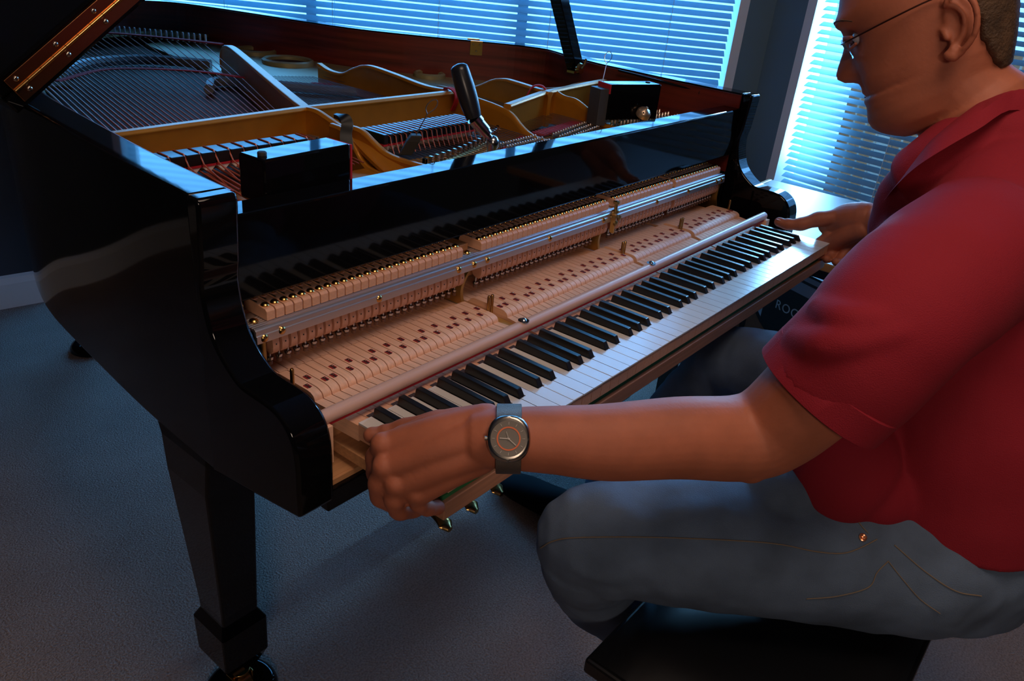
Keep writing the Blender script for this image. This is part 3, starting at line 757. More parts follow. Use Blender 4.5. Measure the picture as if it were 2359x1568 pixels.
for k in range(88):
    t, v = kinds[k]; mb = MB()
    stick(k, mb)
    a, b = fr[k]
    if t == 'w':
        x0, x1 = v * W + 0.0005, (v + 1) * W - 0.0005
        pl = [(x0, 0.0008), (x1, 0.0008), (x1, 0.050), (b - G, 0.050), (b - G, 0.148), (a + G, 0.148), (a + G, 0.050), (x0, 0.050)]
        q = []
        for p in pl:
            if not q or (abs(p[0] - q[-1][0]) > 1e-6 or abs(p[1] - q[-1][1]) > 1e-6): q.append(p)
        mb.use(MAPLE); mb.prism([(x, y, 0.7065) for x, y in q], (0, 0, 0.7272 - 0.7065))
        key = mb.build('white_key', None, action)
        q2 = [(x, y if y > 0.001 else -0.0008) for x, y in q]
        m2 = MB(); m2.prism([(x, y, 0.7273) for x, y in q2], (0, 0, 0.0025)); m2.build('key_cover', IVORY, key, bevel=0.0006)
    else:
        mb.use(STAIN); mb.box(v - BH + G, v + BH - G, 0.052, 0.1475, 0.7065, 0.727)
        mb.box(v - BH + G, v + BH - G, 0.1485, 0.1585, ZW - 0.0005, ZW + 0.0004)
        key = mb.build('black_key', None, action)
        m2 = MB()
        def rg(y, z, h): return [(v - h, y, z), (v + h, y, z)]
        bw, tw = 0.0055, 0.0046
        vs = [(v - bw, 0.0505, 0.7295), (v + bw, 0.0505, 0.7295), (v + bw, 0.1475, 0.7295), (v - bw, 0.1475, 0.7295),
              (v - tw, 0.0570, 0.7405), (v + tw, 0.0570, 0.7405), (v + tw, 0.1455, 0.7418), (v - tw, 0.1455, 0.7418)]
        m2.add(vs, [(3, 2, 1, 0), (4, 5, 6, 7), (0, 1, 5, 4), (1, 2, 6, 5), (2, 3, 7, 6), (3, 0, 4, 7)], False)
        m2.build('key_sharp', EBONY, key, bevel=0.0010)
# key frame
mb = MB()
mb.box(-0.001, 1.245, 0.004, 0.046, 0.6665, 0.690)          # front rail
o = mb.build('front_rail', BEECH, action, bevel=0.0012)
mb = MB(); mb.box(-0.001, 0.030, 0.046, 0.47, 0.668, 0.684); mb.box(1.215, 1.245, 0.046, 0.47, 0.668, 0.684); mb.box(0.36, 0.39, 0.046, 0.47, 0.668, 0.684); mb.box(0.77, 0.80, 0.046, 0.47, 0.668, 0.684)
mb.box(-0.001, 1.245, 0.20, 0.26, 0.6675, 0.702); mb.box(-0.001, 1.245, 0.42, 0.47, 0.6675, 0.702)
mb.build('key_frame', BEDWOOD, action, bevel=0.001)
mb = MB(); mb.box(0.002, 1.222, 0.010, 0.040, 0.690, 0.6955); mb.build('front_rail_felt', GREENFELT, action)
mb = MB(); pins_ = []
for k in range(0, 88):
    t, v = kinds[k]
    if t == 'w': mb.lathe(((v + .5) * W, 0.024, 0.6955), [(0.0075, 0), (0.0075, 0.003), (0.002, 0.0031), (0.002, 0.011)], 8)
o = mb.build('front_rail_pins', GREENFELT, action); o['kind'] = 'stuff'
# key slip rod (key stop rail) with red felt beneath
mb = MB(); mb.tube([(-0.044, 0.163, 0.7475), (1.236, 0.163, 0.7475)], 0.0088, 20); rod = mb.build('key_stop_rail', mat('pale_dowel_wood', (0.66, 0.39, 0.29), 0.4, noise=0.05, nscale=3, grain=(2, 60, 60)), action, bevel=0.0008)
mb = MB(); mb.box(-0.035, 1.232, 0.1575, 0.1700, 0.7375, 0.7405); mb.build('red_rail_felt', REDFELT, rod)
mb = MB(); mb.box(1.226, 1.243, 0.150, 0.176, 0.69, 0.7405); mb.box(-0.046, -0.036, 0.150, 0.176, 0.69, 0.7405); mb.build('rail_end_block', SPRUCE, rod)
def screw(mb, c, ax, r=0.0048):
    mb.use(BRASS); mb.lathe(c, [(r * 1.0, 0), (r * 1.05, r * 0.25), (r * 0.85, r * 0.55), (r * 0.5, r * 0.75), (0.0003, r * 0.82)], 14, axis=ax)
for x in (0.333, 0.712):
    mb = MB(); mb.lathe((x, 0.163, 0.7555), [(0.0085, 0), (0.0085, 0.0014), (0.004, 0.0016)], 20); mb.lathe((x, 0.163, 0.757), [(0.0042, 0), (0.0045, 0.001), (0.0025, 0.003), (0.001, 0.0033)], 14); mb.build('rail_washer_screw', STEEL, rod)
# guide posts
for (x, y) in ((-0.008, 0.262), (0.362, 0.252), (0.768, 0.256), (1.012, 0.259), (1.250, 0.256)):
    mb = MB()
    for dx in ((-0.004, 0.004) if 0.3 < x < 1.1 else (0,)): mb.lathe((x + dx, y, 0.700), [(0.0028, 0), (0.0028, 0.058), (0.0018, 0.060)], 10)
    mb.build('guide_post', BRASS, action)
# brass/wood spacers between key sections
for x0, x1 in ((0.3545, 0.3745), (0.7645, 0.7735), (1.0055, 1.0185)):
    mb = MB(); mb.box(x0, x1, 0.19, 0.44, 0.700, 0.7215); mb.build('section_divider', mat('divider_wood', (0.42, 0.22, 0.06), 0.45), action, bevel=0.001)
# ribbed aluminium rail
RX0, RX1 = -0.034, 1.280
prof = [(0.2945, 0.7885), (0.2930, 0.7895), (0.2930, 0.7995), (0.2945, 0.8005), (0.2945, 0.8060), (0.2960, 0.8078)]
y = 0.2985
for i in range(7):
    prof += [(y, 0.8090), (y + 0.0022, 0.8090), (y + 0.0026, 0.8080), (y + 0.0042, 0.8080)]; y += 0.0046
prof += [(0.342, 0.8090), (0.342, 0.8055), (0.299, 0.8045), (0.2975, 0.7885)]
mb = MB(); mb.prism([(RX0, a, b) for a, b in prof], (RX1 - RX0, 0, 0)); rail = mb.build('hammer_rail', ALU, action, bevel=0.0004, bang=25)
mb = MB()
for x in (-0.023, 0.003, 0.165, 0.330, 0.366, 0.398, 0.568, 0.742, 0.950, 1.092, 1.236, 1.262):
    sb = MB(); screw(sb, (x, 0.2945, 0.7975 if x > 0.0 and x not in (0.165,) else 0.795), (0, -1, 0), 0.0052); sb.build('rail_screw', None, rail)
for x in (-0.022, 0.372):
    sb = MB(); screw(sb, (x, 0.316, 0.809), (0, 0, 1), 0.0058); sb.build('rail_screw', None, rail)
# small maker's sticker at the treble end of the rail
mb = MB(); mb.box(1.150, 1.195, 0.2925, 0.2931, 0.7905, 0.7985); mb.build('rail_sticker', mat('olive_sticker', (0.10, 0.11, 0.06), 0.5), rail)
# hammer flanges with brass screws: one per key, in four sections
fl_sec = [(0, 25, -0.003, 0.346), (26, 53, 0.402, 0.770), (54, 70, 0.807, 1.030), (71, 87, 1.056, 1.268)]
def flx(k):
    for a, b, x0, x1 in fl_sec:
        if a <= k <= b: return x0 + (x1 - x0) * (k - a) / (b - a)
fb = MB(); fb.use(MAPLE); hw = 0.0061
fb.prism([(-hw, 0.3065, 0.8095), (-hw, 0.3065, 0.8215), (-hw, 0.3095, 0.8245), (-hw, 0.338, 0.8265), (-hw, 0.352, 0.8262), (-hw, 0.356, 0.818), (-hw, 0.356, 0.8095)], (2 * hw, 0, 0), False)
fb.use(mat('pinkish_cap_wood', (0.50, 0.24, 0.19), 0.5)); fb.box(-0.0042, 0.0042, 0.338, 0.352, 0.826, 0.8275)
fs = MB(); screw(fs, (0, 0.3185, 0.8248), (0, -0.06, 1), 0.0052)
fr_ = MB(); fr_.use(BRASS); fr_.lathe((0, 0.3415, 0.8272), [(0.0028, 0), (0.003, 0.002), (0.002, 0.0035)], 8); fr_.use(SLOT); fr_.box(-0.0045, -0.0033, 0.330, 0.350, 0.8262, 0.8272)
f0 = None
for k in range(88):
    x = flx(k)
    if f0 is None:
        f0 = fb.build('hammer_flange', None, action, bevel=0.0006); f0.location = (x, 0, 0)
        f1 = fs.build('flange_screw', None, f0); f2 = fr_.build('hinge_pin', None, f0)
    else:
        c = place(f0, action, (x, 0, 0)); place(f1, c); place(f2, c)
# lower action: wippens hanging under the rail, with drop screws
wb = MB(); wb.use(mat('wippen_wood', (0.62, 0.30, 0.19), 0.5, noise=0.06)); hw = 0.0050
prof = [(0.302, 0.792), (0.300, 0.776), (0.301, 0.768), (0.305, 0.763), (0.311, 0.7625), (0.318, 0.766), (0.322, 0.774), (0.345, 0.790), (0.345, 0.800), (0.305, 0.800)]
wb.prism([(-hw, a, b) for a, b in prof], (2 * hw, 0, 0), True)
wb.use(SLOT); wb.lathe((0, 0.3025, 0.7775), [(0.0011, 0), (0.0011, 0.003)], 8, axis=(0, -1, 0))
wl = MB(); wl.use(STEEL); wl.lathe((0, 0.316, 0.750), [(0.0046, 0), (0.0048, 0.002), (0.0046, 0.0035), (0.0016, 0.004), (0.0014, 0.014)], 10); wl.use(mat('brown_felt', (0.16, 0.07, 0.04), 0.8)); wl.lathe((0, 0.316, 0.743), [(0.0032, 0), (0.0032, 0.005)], 8)
w0 = None
for k in range(88):
    x = flx(k) + 0.001 if k < 26 else flx(k) - 0.004
    if w0 is None:
        w0 = wb.build('wippen', None, action, bevel=0.0006); w0.location = (x, 0, 0); w1 = wl.build('drop_screw', None, w0)
    else:
        c = place(w0, action, (x, 0, 0)); place(w1, c)
# blackish repetition row behind, seen as shade under the rail
mb = MB(); mb.box(-0.02, 1.27, 0.37, 0.376, 0.735, 0.80); mb.build('repetition_rail', BEDWOOD, action)
# curved brass-coloured action brackets
def bracket(x, dx=0.0):
    pts = catmull([(x + 0.030 + dx, 0.305, 0.795), (x + 0.012 + dx, 0.303, 0.780), (x, 0.303, 0.762), (x - 0.001, 0.303, 0.745), (x + 0.004, 0.302, 0.728)], 5)
    mb = MB(); mb.loft([[p + V((-0.003, 0, 0)), p + V((0.003, 0, 0)), p + V((0.003, 0.040, 0)), p + V((-0.003, 0.040, 0))] for p in pts], True, True, True)
    return mb.build('action_bracket', mat('bronze_bracket', (0.42, 0.25, 0.07), 0.35, metal=0.7), action)
bracket(0.352); bracket(0.752)
mb = MB(); mb.box(-0.022, -0.015, 0.302, 0.40, 0.700, 0.795); mb.build('action_bracket', MATS['bronze_bracket'], action, bevel=0.002)
pts = catmull([(1.276, 0.30, 0.79), (1.268, 0.30, 0.765), (1.270, 0.30, 0.745), (1.284, 0.30, 0.716)], 5)
mb = MB(); mb.loft([[p, p + V((0.004, 0, 0)), p + V((0.004, 0.12, 0)), p + V((0, 0.12, 0))] for p in pts], True, True, True); mb.build('action_bracket', MATS['bronze_bracket'], action)
# dividers between flange sections
for x in (0.374, 0.7885, 1.043):
    mb = MB(); mb.box(x - 0.010, x + 0.010, 0.325, 0.360, 0.8095, 0.8205); mb.build('flange_spacer', mat('spacer_wood', (0.45, 0.20, 0.08), 0.5), action, bevel=0.001)
# height adjuster with thumb screw on the rail
mb = MB(); mb.box(0.768, 0.773, 0.284, 0.2935, 0.768, 0.806); mb.build('adjuster_bracket', MATS['divider_wood'], action, bevel=0.0008)
mb = MB(); mb.lathe((0.779, 0.292, 0.806), [(0.0068, 0), (0.0068, 0.005), (0.0035, 0.006), (0.0032, 0.018), (0.0062, 0.0185), (0.0066, 0.023), (0.003, 0.024)], 14)
mb.lathe((0.772, 0.2885, 0.800), [(0.009, 0), (0.009, 0.004)], 16); mb.lathe((0.772, 0.2860, 0.7885), [(0.0055, 0), (0.0055, 0.004), (0.002, 0.0055)], 12, axis=(0, -1, 0)); mb.lathe((0.790, 0.2900, 0.795), [(0.0055, 0), (0.0055, 0.004), (0.002, 0.0055)], 12, axis=(0, -1, 0))
mb.build('thumb_screw', mat('aged_brass', (0.36, 0.26, 0.10), 0.3, metal=0.9), action)

# ================================================================== TOOLS AND LOOSE PIECES ON THE PIANO
# removed cheek blocks
def cheek(name, c, ax, ay, h, label, foot=False):
    root = wempty(name, c); tag(root, label, 'cheek block', 'black cheek blocks taken out of the key bed')
    c = V(c); ax = V(ax); ay = V(ay); L = ax.length; ux = ax.normalized(); uy = ay.normalized(); Wd = ay.length
    mb = MB(); mb.obox(c + V((0, 0, h / 2)), ux * L / 2, uy * Wd / 2, V((0, 0, h / 2))); b = mb.build('block_body', BLACK, root, bevel=0.003)
    return root, b, ux, uy, L, Wd
cb, body, ux, uy, L_, Wd_ = cheek('cheek_block', (0.105, 0.388, 0.936), (0.145, 0.010, 0), (-0.004, 0.048, 0), 0.058, 'long black cheek block lying at the bass end, beside the orange copper strings')
mb = MB(); mb.lathe(V((0.105, 0.388, 0.994)) - ux * 0.058 - uy * 0.004, [(0.0058, -0.001), (0.0060, 0.003), (0.005, 0.0045), (0.002, 0.0048)], 16); mb.build('block_button', RUBBER, cb)
mb = MB(); mb.obox(V((0.105, 0.388, 0.967)) + ux * 0.0738, ux * 0.0015, uy * 0.024, V((0, 0, 0.026))); mb.build('end_felt', REDFELT, cb)
mb = MB(); mb.obox(V((0.105, 0.392, 0.962)) + ux * 0.080, ux * 0.006, uy * 0.016, V((0, 0, 0.026))); mb.build('guide_block', RUBBER, cb, bevel=0.001)
mb = MB(); mb.lathe(V((0.098, 0.355, 0.930)), [(0.012, 0), (0.012, 0.003), (0.005, 0.007), (0.001, 0.008)], 16); mb.build('locator_screw', BRASS, cb)
cb2, body2, ux2, uy2, L2, Wd2 = cheek('cheek_block', (1.098, 0.492, 0.916), (0.135, -0.050, 0), (0.016, 0.043, 0), 0.078, 'black cheek block with a red felt end standing on the treble tuning pins')
mb = MB(); mb.lathe(V((1.098, 0.492, 0.994)) + ux2 * 0.052 + uy2 * 0.004, [(0.0055, -0.001), (0.0055, 0.0015), (0.002, 0.002)], 16); mb.build('block_button', RUBBER, cb2)
mb = MB(); mb.obox(V((1.098, 0.492, 0.984)) - ux2 * 0.0735, ux2 * 0.0015, uy2 * 0.023, V((0, 0, 0.010))); mb.build('end_felt', REDFELT, cb2)
mb = MB(); mb.obox(V((1.098, 0.492, 0.944)) - ux2 * 0.085, ux2 * 0.012, uy2 * 0.020, V((0, 0, 0.040))); mb.build('guide_block', mat('grey_rubber', (0.045, 0.045, 0.05), 0.5), cb2, bevel=0.001)
mb = MB(); c = V((1.098, 0.492, 0.922)) + ux2 * 0.022 - uy2 * 0.028
mb.lathe(c, [(0.0165, 0.006), (0.0165, 0.016), (0.012, 0.022), (0.003, 0.026), (0.003, 0.030)], 24, axis=tuple(-uy2 * 0.55 + V((0, 0, 1))))
lp_ = mb.build('locator_plate', mat('pale_brass', (0.72, 0.52, 0.36), 0.3, metal=0.8), cb2)
for a_ in (-0.009, 0.009):
    mb = MB(); mb.lathe(c + ux2 * a_ - uy2 * 0.0165 + V((0, 0, 0.0145)), [(0.0025, 0), (0.002, 0.0016)], 10, axis=tuple(-uy2 * 0.9 + V((0, 0, .5)))); mb.build('plate_screw', NICKEL, lp_)
# tuning lever standing on a pin
lv = wempty('tuning_lever', (0.573, 0.448, 0.90)); tag(lv, 'tuning lever with a long dark grip and chrome head standing on a tuning pin', 'tuning lever')
pa = V((0.572, 0.447, 0.928)); pb_ = V((0.5414, 0.4688, 0.9737)); pc = V((0.5287, 0.5014, 1.0584)); dv = (pc - pb_).normalized()
mb = MB(); mb.lathe((0.574, 0.449, 0.898), [(0.0075, 0), (0.0085, 0.006), (0.0095, 0.022), (0.0115, 0.030), (0.0115, 0.038), (0.007, 0.044), (0.001, 0.046)], 20); mb.build('lever_head', STEEL, lv)
tip = V((0.574, 0.449, 0.934)); d2 = (pb_ - tip).normalized(); Lh = (pb_ - tip).length
mb = MB(); mb.lathe(tip, [(0.0055, 0.0), (0.0055, Lh * 0.28), (0.0098, Lh * 0.30), (0.0100, Lh * 0.42), (0.0118, Lh * 0.44), (0.0118, Lh * 0.78), (0.0132, Lh * 0.80), (0.0135, Lh * 1.0)], 24, axis=tuple(d2)); mb.build('lever_shaft', STEEL, lv)
mb = MB(); Lg = (pc - pb_).length; mb.lathe(pb_, [(0.0135, 0), (0.0150, 0.010), (0.0172, Lg * 0.35), (0.0175, Lg * 0.6), (0.0160, Lg * 0.9), (0.0145, Lg * 0.97), (0.0095, Lg * 1.01), (0.001, Lg * 1.03)], 28, axis=tuple(dv)); mb.build('lever_grip', LEVERBLUE, lv)
# rubber wedge mutes on looped wires
def mute(base, top, wid, label, dirx):
    base = V(base); top = V(top); m_ = wempty('wedge_mute', base); tag(m_, label, 'mute')
    d = (top - base).normalized(); side = V(dirx).normalized(); dep = d.cross(side).normalized()
    mb = MB()
    def rr(o, w, t): return [base + d * o + side * a * w + dep * b * t for a, b in ((-1, -1), (1, -1), (1, 1), (-1, 1))]
    mb.loft([rr(-0.010, wid, 0.002), rr(0.018, wid, 0.008), rr(0.030, wid * 0.8, 0.009)], True, True, False); mb.build('rubber_wedge', RUBBER, m_, bevel=0.0015)
    L = (top - base).length; pts = [base + d * 0.026, base + d * (L - 0.030)]
    c = base + d * (L - 0.013)
    loop = [c + d * (-0.016)] + [c + (side * math.sin(a) * 0.0085 + d * (-math.cos(a)) * 0.012) for a in [0.5 + k * (2 * PI - 1.0) / 12 for k in range(13)]] + [c + d * (-0.016)]
    mb = MB(); mb.tube(pts + [loop[0]], 0.0009, 6); mb.tube(loop, 0.0009, 6); mb.build('mute_wire', STEELW, m_)
mute((0.4334, 0.5203, 0.9200), (0.4675, 0.4933, 1.0078), 0.011, 'wedge mute on a looped wire among the tenor strings', (0.8, -0.6, 0))
mute((1.0915, 0.5701, 0.9323), (1.1380, 0.5863, 1.0465), 0.008, 'wedge mute whose looped wire stands against the blind beside the treble cheek block', (0.6, -0.8, 0))
# red felt strips hanging over the plate
def ribbon(name, pts, wdir, w, label, m=REDFELT):
    pts = catmull(pts, 6); wd = V(wdir).normalized(); mb = MB(); rings = []
    for i, p in enumerate(pts):
        t = (pts[min(i + 1, len(pts) - 1)] - pts[max(i - 1, 0)]).normalized(); n = t.cross(wd).normalized() * 0.0014
        rings.append([p - wd * w / 2 - n, p + wd * w / 2 - n, p + wd * w / 2 + n, p - wd * w / 2 + n])
    mb.loft(rings, True, True, True); o = mb.build(name, m)
    return tag(o, label, 'felt strip', None)
ribbon('felt_strip', [(0.772, 0.735, 0.915), (0.770, 0.724, 0.935), (0.768, 0.722, 0.953), (0.770, 0.738, 0.9605), (0.773, 0.758, 0.9585), (0.775, 0.764, 0.945)], (1, 0.1, 0), 0.014, 'red felt strip hung over the gold cross wall beside the tuning lever')
ribbon('felt_strip', [(0.985, 0.70, 0.935), (0.990, 0.690, 0.957), (1.000, 0.678, 0.963), (1.010, 0.668, 0.958), (1.016, 0.655, 0.940)], (0.8, 0.6, 0), 0.014, 'red felt strip looped over the far treble strut')
ribbon('felt_strip', [(0.245, 0.41, 0.893), (0.262, 0.418, 0.893), (0.28, 0.425, 0.893)], (0.2, 1, 0), 0.03, 'small red felt scrap lying behind the stretcher by the bass cheek block')
# black hooked lever leaning behind the bass block
hk = [V((0.2885, 0.5072, 0.9415)), V((0.2911, 0.5132, 0.9637)), V((0.2942, 0.5137, 0.9802)), V((0.2934, 0.5209, 0.9875)), V((0.2893, 0.5368, 0.9888))]
mb = MB(); pts = catmull(hk, 5)
rings = []
for i, p in enumerate(pts):
    t = i / (len(pts) - 1); w = interp([0, .3, .6, .8, 1], [0.010, 0.009, 0.009, 0.008, 0.004], t); th = 0.003
    tg = (pts[min(i + 1, len(pts) - 1)] - pts[max(i - 1, 0)]).normalized(); sd = V((0.70, -0.70, 0)); sd = (sd - tg * sd.dot(tg)).normalized(); n = tg.cross(sd)
    rings.append([p + sd * w + n * th, p - sd * w + n * th, p - sd * w - n * th, p + sd * w - n * th])
mb.loft(rings, True, True, True); mb.tube([hk[0], hk[0] - V((0, 0, 0.045))], 0.006, 8)
tag(mb.build('hooked_lever', BLACKSAT), 'black hooked metal lever standing up behind the bass cheek block', 'lever')

# ================================================================== FURNITURE
bench = wempty('piano_bench', (0.45, -0.31, 0.0)); tag(bench, 'black piano bench with a padded vinyl top that the man sits on', 'bench')
mb = MB(); mb.box(0.124, 0.80, -0.470, -0.142, 0.440, 0.464); mb.build('bench_frame', BLACKSAT, bench, bevel=0.004)
mb = MB()
nx, ny = 18, 12; vs = []
for i in range(nx + 1):
    for j in range(ny + 1):
        u = i / nx; v = j / ny; e = min(1, min(u, 1 - u) * 9) ; f = min(1, min(v, 1 - v) * 6)
        z = 0.465 + 0.018 * (math.sin(e * PI / 2) * math.sin(f * PI / 2)) ** 0.6
        vs.append((0.130 + (0.794 - 0.130) * u, -0.464 + (0.316) * v, z))
fs_ = [(i * (ny + 1) + j, (i + 1) * (ny + 1) + j, (i + 1) * (ny + 1) + j + 1, i * (ny + 1) + j + 1) for i in range(nx) for j in range(ny)]
mb.add(vs, fs_, True); mb.box(0.130, 0.794, -0.464, -0.148, 0.460, 0.4655); mb.build('bench_cushion', LEATHER, bench)
mb = MB(); mb.box(0.155, 0.76, -0.445, -0.172, 0.37, 0.440); mb.build('bench_apron', BLACKSAT, bench, bevel=0.003)
for x in (0.155, 0.715):
    for y in (-0.440, -0.212):
        mb = MB(); mb.box(x, x + 0.042, y, y + 0.042, 0.0, 0.38); mb.build('leg', BLACKSAT, bench, bevel=0.003)
desk = wempty('side_table', (1.85, 0.05, 0)); tag(desk, 'pale-topped side table with an oak edge standing by the right-hand window', 'table')
mb = MB(); mb.box(1.48, 2.16, -0.50, 0.50, 0.583, 0.600); mb.build('table_top', DESKTOP, desk, bevel=0.002)
mb = MB(); mb.box(1.466, 1.480, -0.50, 0.50, 0.578, 0.6005); mb.box(1.48, 2.16, 0.50, 0.514, 0.578, 0.6005); mb.build('table_edge', DESKEDGE, desk, bevel=0.003)
mb = MB(); mb.box(1.50, 1.52, -0.46, 0.46, 0.545, 0.583); mb.build('table_apron', BLACKSAT, desk)
for x in (1.50, 2.10):
    for y in (-0.47, 0.43):
        mb = MB(); mb.box(x, x + 0.04, y, y + 0.04, 0, 0.578); mb.build('leg', BLACKSAT, desk)
# printed carton standing on the carpet under the table, seen through the gap behind the keys
BD = V((0.36, 0.933, 0)); BN = V((-0.933, 0.36, 0)); bo = V((2.0078, 0.2083, 0.2200)); bo = V((bo.x, bo.y, 0))
carton = wempty('printed_carton', bo); tag(carton, 'dark printed carton with pale letters ROC and a brown picture, under the side table', 'box')
def bp_(s_, z, t=0.0): return bo + BD * s_ + BN * t + V((0, 0, z))
mb = MB(); mb.prism([bp_(-0.25, 0), bp_(0.33, 0), bp_(0.33, 0.36), bp_(-0.25, 0.36)], -BN * 0.16); mb.build('carton_body', CARDBLACK, carton, bevel=0.002)
def panel(name, pts, m, t=0.0008):
    mb = MB(); mb.prism([bp_(a, b, 0.0002) for a, b in pts], BN * t); return mb.build(name, m, carton)
panel('grey_band', [(-0.24, 0.285), (0.32, 0.285), (0.32, 0.325), (-0.24, 0.325)], CARDGREY)
panel('pale_band', [(-0.24, 0.335), (0.32, 0.335), (0.32, 0.352), (-0.24, 0.352)], CARDGREY)
panel('white_corner', [(0.20, 0.14), (0.27, 0.20), (0.30, 0.22), (0.26, 0.245), (0.20, 0.245)], CARDWHITE)
panel('brown_picture', [(0.00, 0.0), (0.20, 0.12), (0.27, 0.18), (0.30, 0.19), (0.32, 0.10), (0.30, 0.01)], CARDBROWN)
fc = bpy.data.curves.new('printed_letters', 'FONT'); fc.body = 'ROC'; fc.size = 0.045; fc.extrude = 0.0004; fc.space_character = 1.12
fo = bpy.data.objects.new('printed_letters', fc); COL.objects.link(fo)
dg = bpy.context.evaluated_depsgraph_get(); fm = bpy.data.meshes.new_from_object(fo.evaluated_get(dg)); bpy.data.objects.remove(fo)
fo = bpy.data.objects.new('printed_letters', fm); COL.objects.link(fo); fm.materials.clear(); fm.materials.append(TEXTGREY)
xd = -BD; zd = V((0, 0, 1)); nd = BN
Mx = Matrix(((xd.x, zd.x, nd.x), (xd.y, zd.y, nd.y), (xd.z, zd.z, nd.z))).to_4x4(); Mx.translation = bp_(0.150, 0.198, 0.001)
fo.parent = carton; fo.matrix_parent_inverse = PINV[carton.name]; fo.matrix_basis = Mx

# ================================================================== THE MAN
def rem(o, voxel, smooth=6, fac=0.5, disp=None):
    r = o.modifiers.new('remesh', 'REMESH'); r.mode = 'VOXEL'; r.voxel_size = voxel; r.use_smooth_shade = True
    s_ = o.modifiers.new('smooth', 'SMOOTH'); s_.iterations = smooth; s_.factor = fac
    if disp:
        t = bpy.data.textures.new('fold_noise', 'CLOUDS'); t.noise_scale = disp[1]; t.noise_depth = 1
        d = o.modifiers.new('folds', 'DISPLACE'); d.texture = t; d.strength = disp[0]; d.mid_level = 0.5; d.texture_coords = 'LOCAL'
    return o
man = wempty('person', (0.60, -0.42, 0.0)); tag(man, 'man in red polo shirt and jeans seated on bench, gripping both keyboard ends', 'person')
HO = V((0.5916, -0.2017, 1.1761)); HU = V((-0.06267, 0.54071, 0.83887)); HF = V((-0.23058, 0.80994, -0.53929)); HN = V((-0.97103, -0.22722, 0.07392))
def hp_(s_, h, l): return HO + HF * s_ + HU * h + HN * l
HH = [-0.088, -0.082, -0.075, -0.065, -0.054, -0.042, -0.032, -0.024, -0.016, -0.006, 0.003, 0.010, 0.018, 0.028, 0.040, 0.050, 0.058, 0.068, 0.078, 0.090, 0.105, 0.120, 0.135, 0.147, 0.156, 0.160]
FH = [-0.088, -0.080, -0.073, -0.064, -0.054, -0.042, -0.034, -0.028, -0.0245, -0.0225, -0.018, -0.012, -0.004, 0.004, 0.02, 0.04, 0.050, 0.058, 0.068, 0.078, 0.090, 0.105, 0.120, 0.135, 0.147, 0.156, 0.160]
FV = [0.038, 0.052, 0.062, 0.0700, 0.0728, 0.0705, 0.0665, 0.0672, 0.0660, 0.0600, 0.0655, 0.0665, 0.068, 0.066, 0.063, 0.062, 0.0625, 0.065, 0.0688, 0.0688, 0.0630, 0.0560, 0.0445, 0.027, 0.005, -0.018, -0.03]
NH = [-0.004, -0.001, 0.003, 0.008, 0.012, 0.017, 0.022, 0.032, 0.040, 0.052, 0.060, 0.068]
NV = [0.0, 0.006, 0.018, 0.0245, 0.0275, 0.0285, 0.0265, 0.0195, 0.0135, 0.0065, 0.003, 0.0]
BH_ = [-0.088, -0.07, -0.05, -0.02, 0.01, 0.05, 0.09, 0.115, 0.135, 0.150, 0.160]
BV = [-0.035, -0.070, -0.085, -0.098, -0.108, -0.116, -0.115, -0.106, -0.086, -0.06, -0.034]
WV = [0.036, 0.053, 0.060, 0.065, 0.070, 0.075, 0.0755, 0.070, 0.059, 0.040, 0.004]
def headring(h, off=0.0, n=72):
    f = interp(FH, FV, h); b = interp(BH_, BV, h); w = interp(BH_, WV, h) + off; nb_ = interp(NH, NV, h) if -0.004 <= h <= 0.068 else 0
    f += off; b -= off; c = (f + b) / 2; a = (f - b) / 2; ring = []
    for k in range(n):
        ph = 2 * PI * k / n; cs, sn = math.cos(ph), math.sin(ph)
        ex = 0.85
        s_ = c + a * math.copysign(abs(cs) ** ex, cs); l = w * math.copysign(abs(sn) ** 0.95, sn)
        if cs > 0:
            # flatter face front
            s_ += 0.004 * math.exp(-((abs(l) - 0.035) / 0.02) ** 2) * (1 if h > -0.04 else 0)
            sg = interp([-0.004, 0.012, 0.03, 0.06], [0.0135, 0.0125, 0.0085, 0.0075], h)
            s_ += nb_ * math.exp(-(l / sg) ** 2)
            s_ -= 0.0095 * math.exp(-((abs(l) - 0.031) / 0.013) ** 2 - ((h - 0.050) / 0.011) ** 2)
            s_ += 0.005 * math.exp(-((abs(l) - 0.028) / 0.02) ** 2 - ((h - 0.072) / 0.008) ** 2)
            s_ -= 0.0035 * math.exp(-((abs(l) - 0.026) / 0.007) ** 2 - ((h + 0.006) / 0.014) ** 2)
            s_ += 0.003 * math.exp(-(l / 0.020) ** 2 - ((h + 0.018) / 0.005) ** 2) + 0.003 * math.exp(-(l / 0.018) ** 2 - ((h + 0.030) / 0.005) ** 2)
        ring.append(hp_(s_, h, l))
    return ring
hs = [-0.088 + (0.160 + 0.088) * i / 110 for i in range(111)]
body = MB(); body.loft([headring(h) for h in hs])
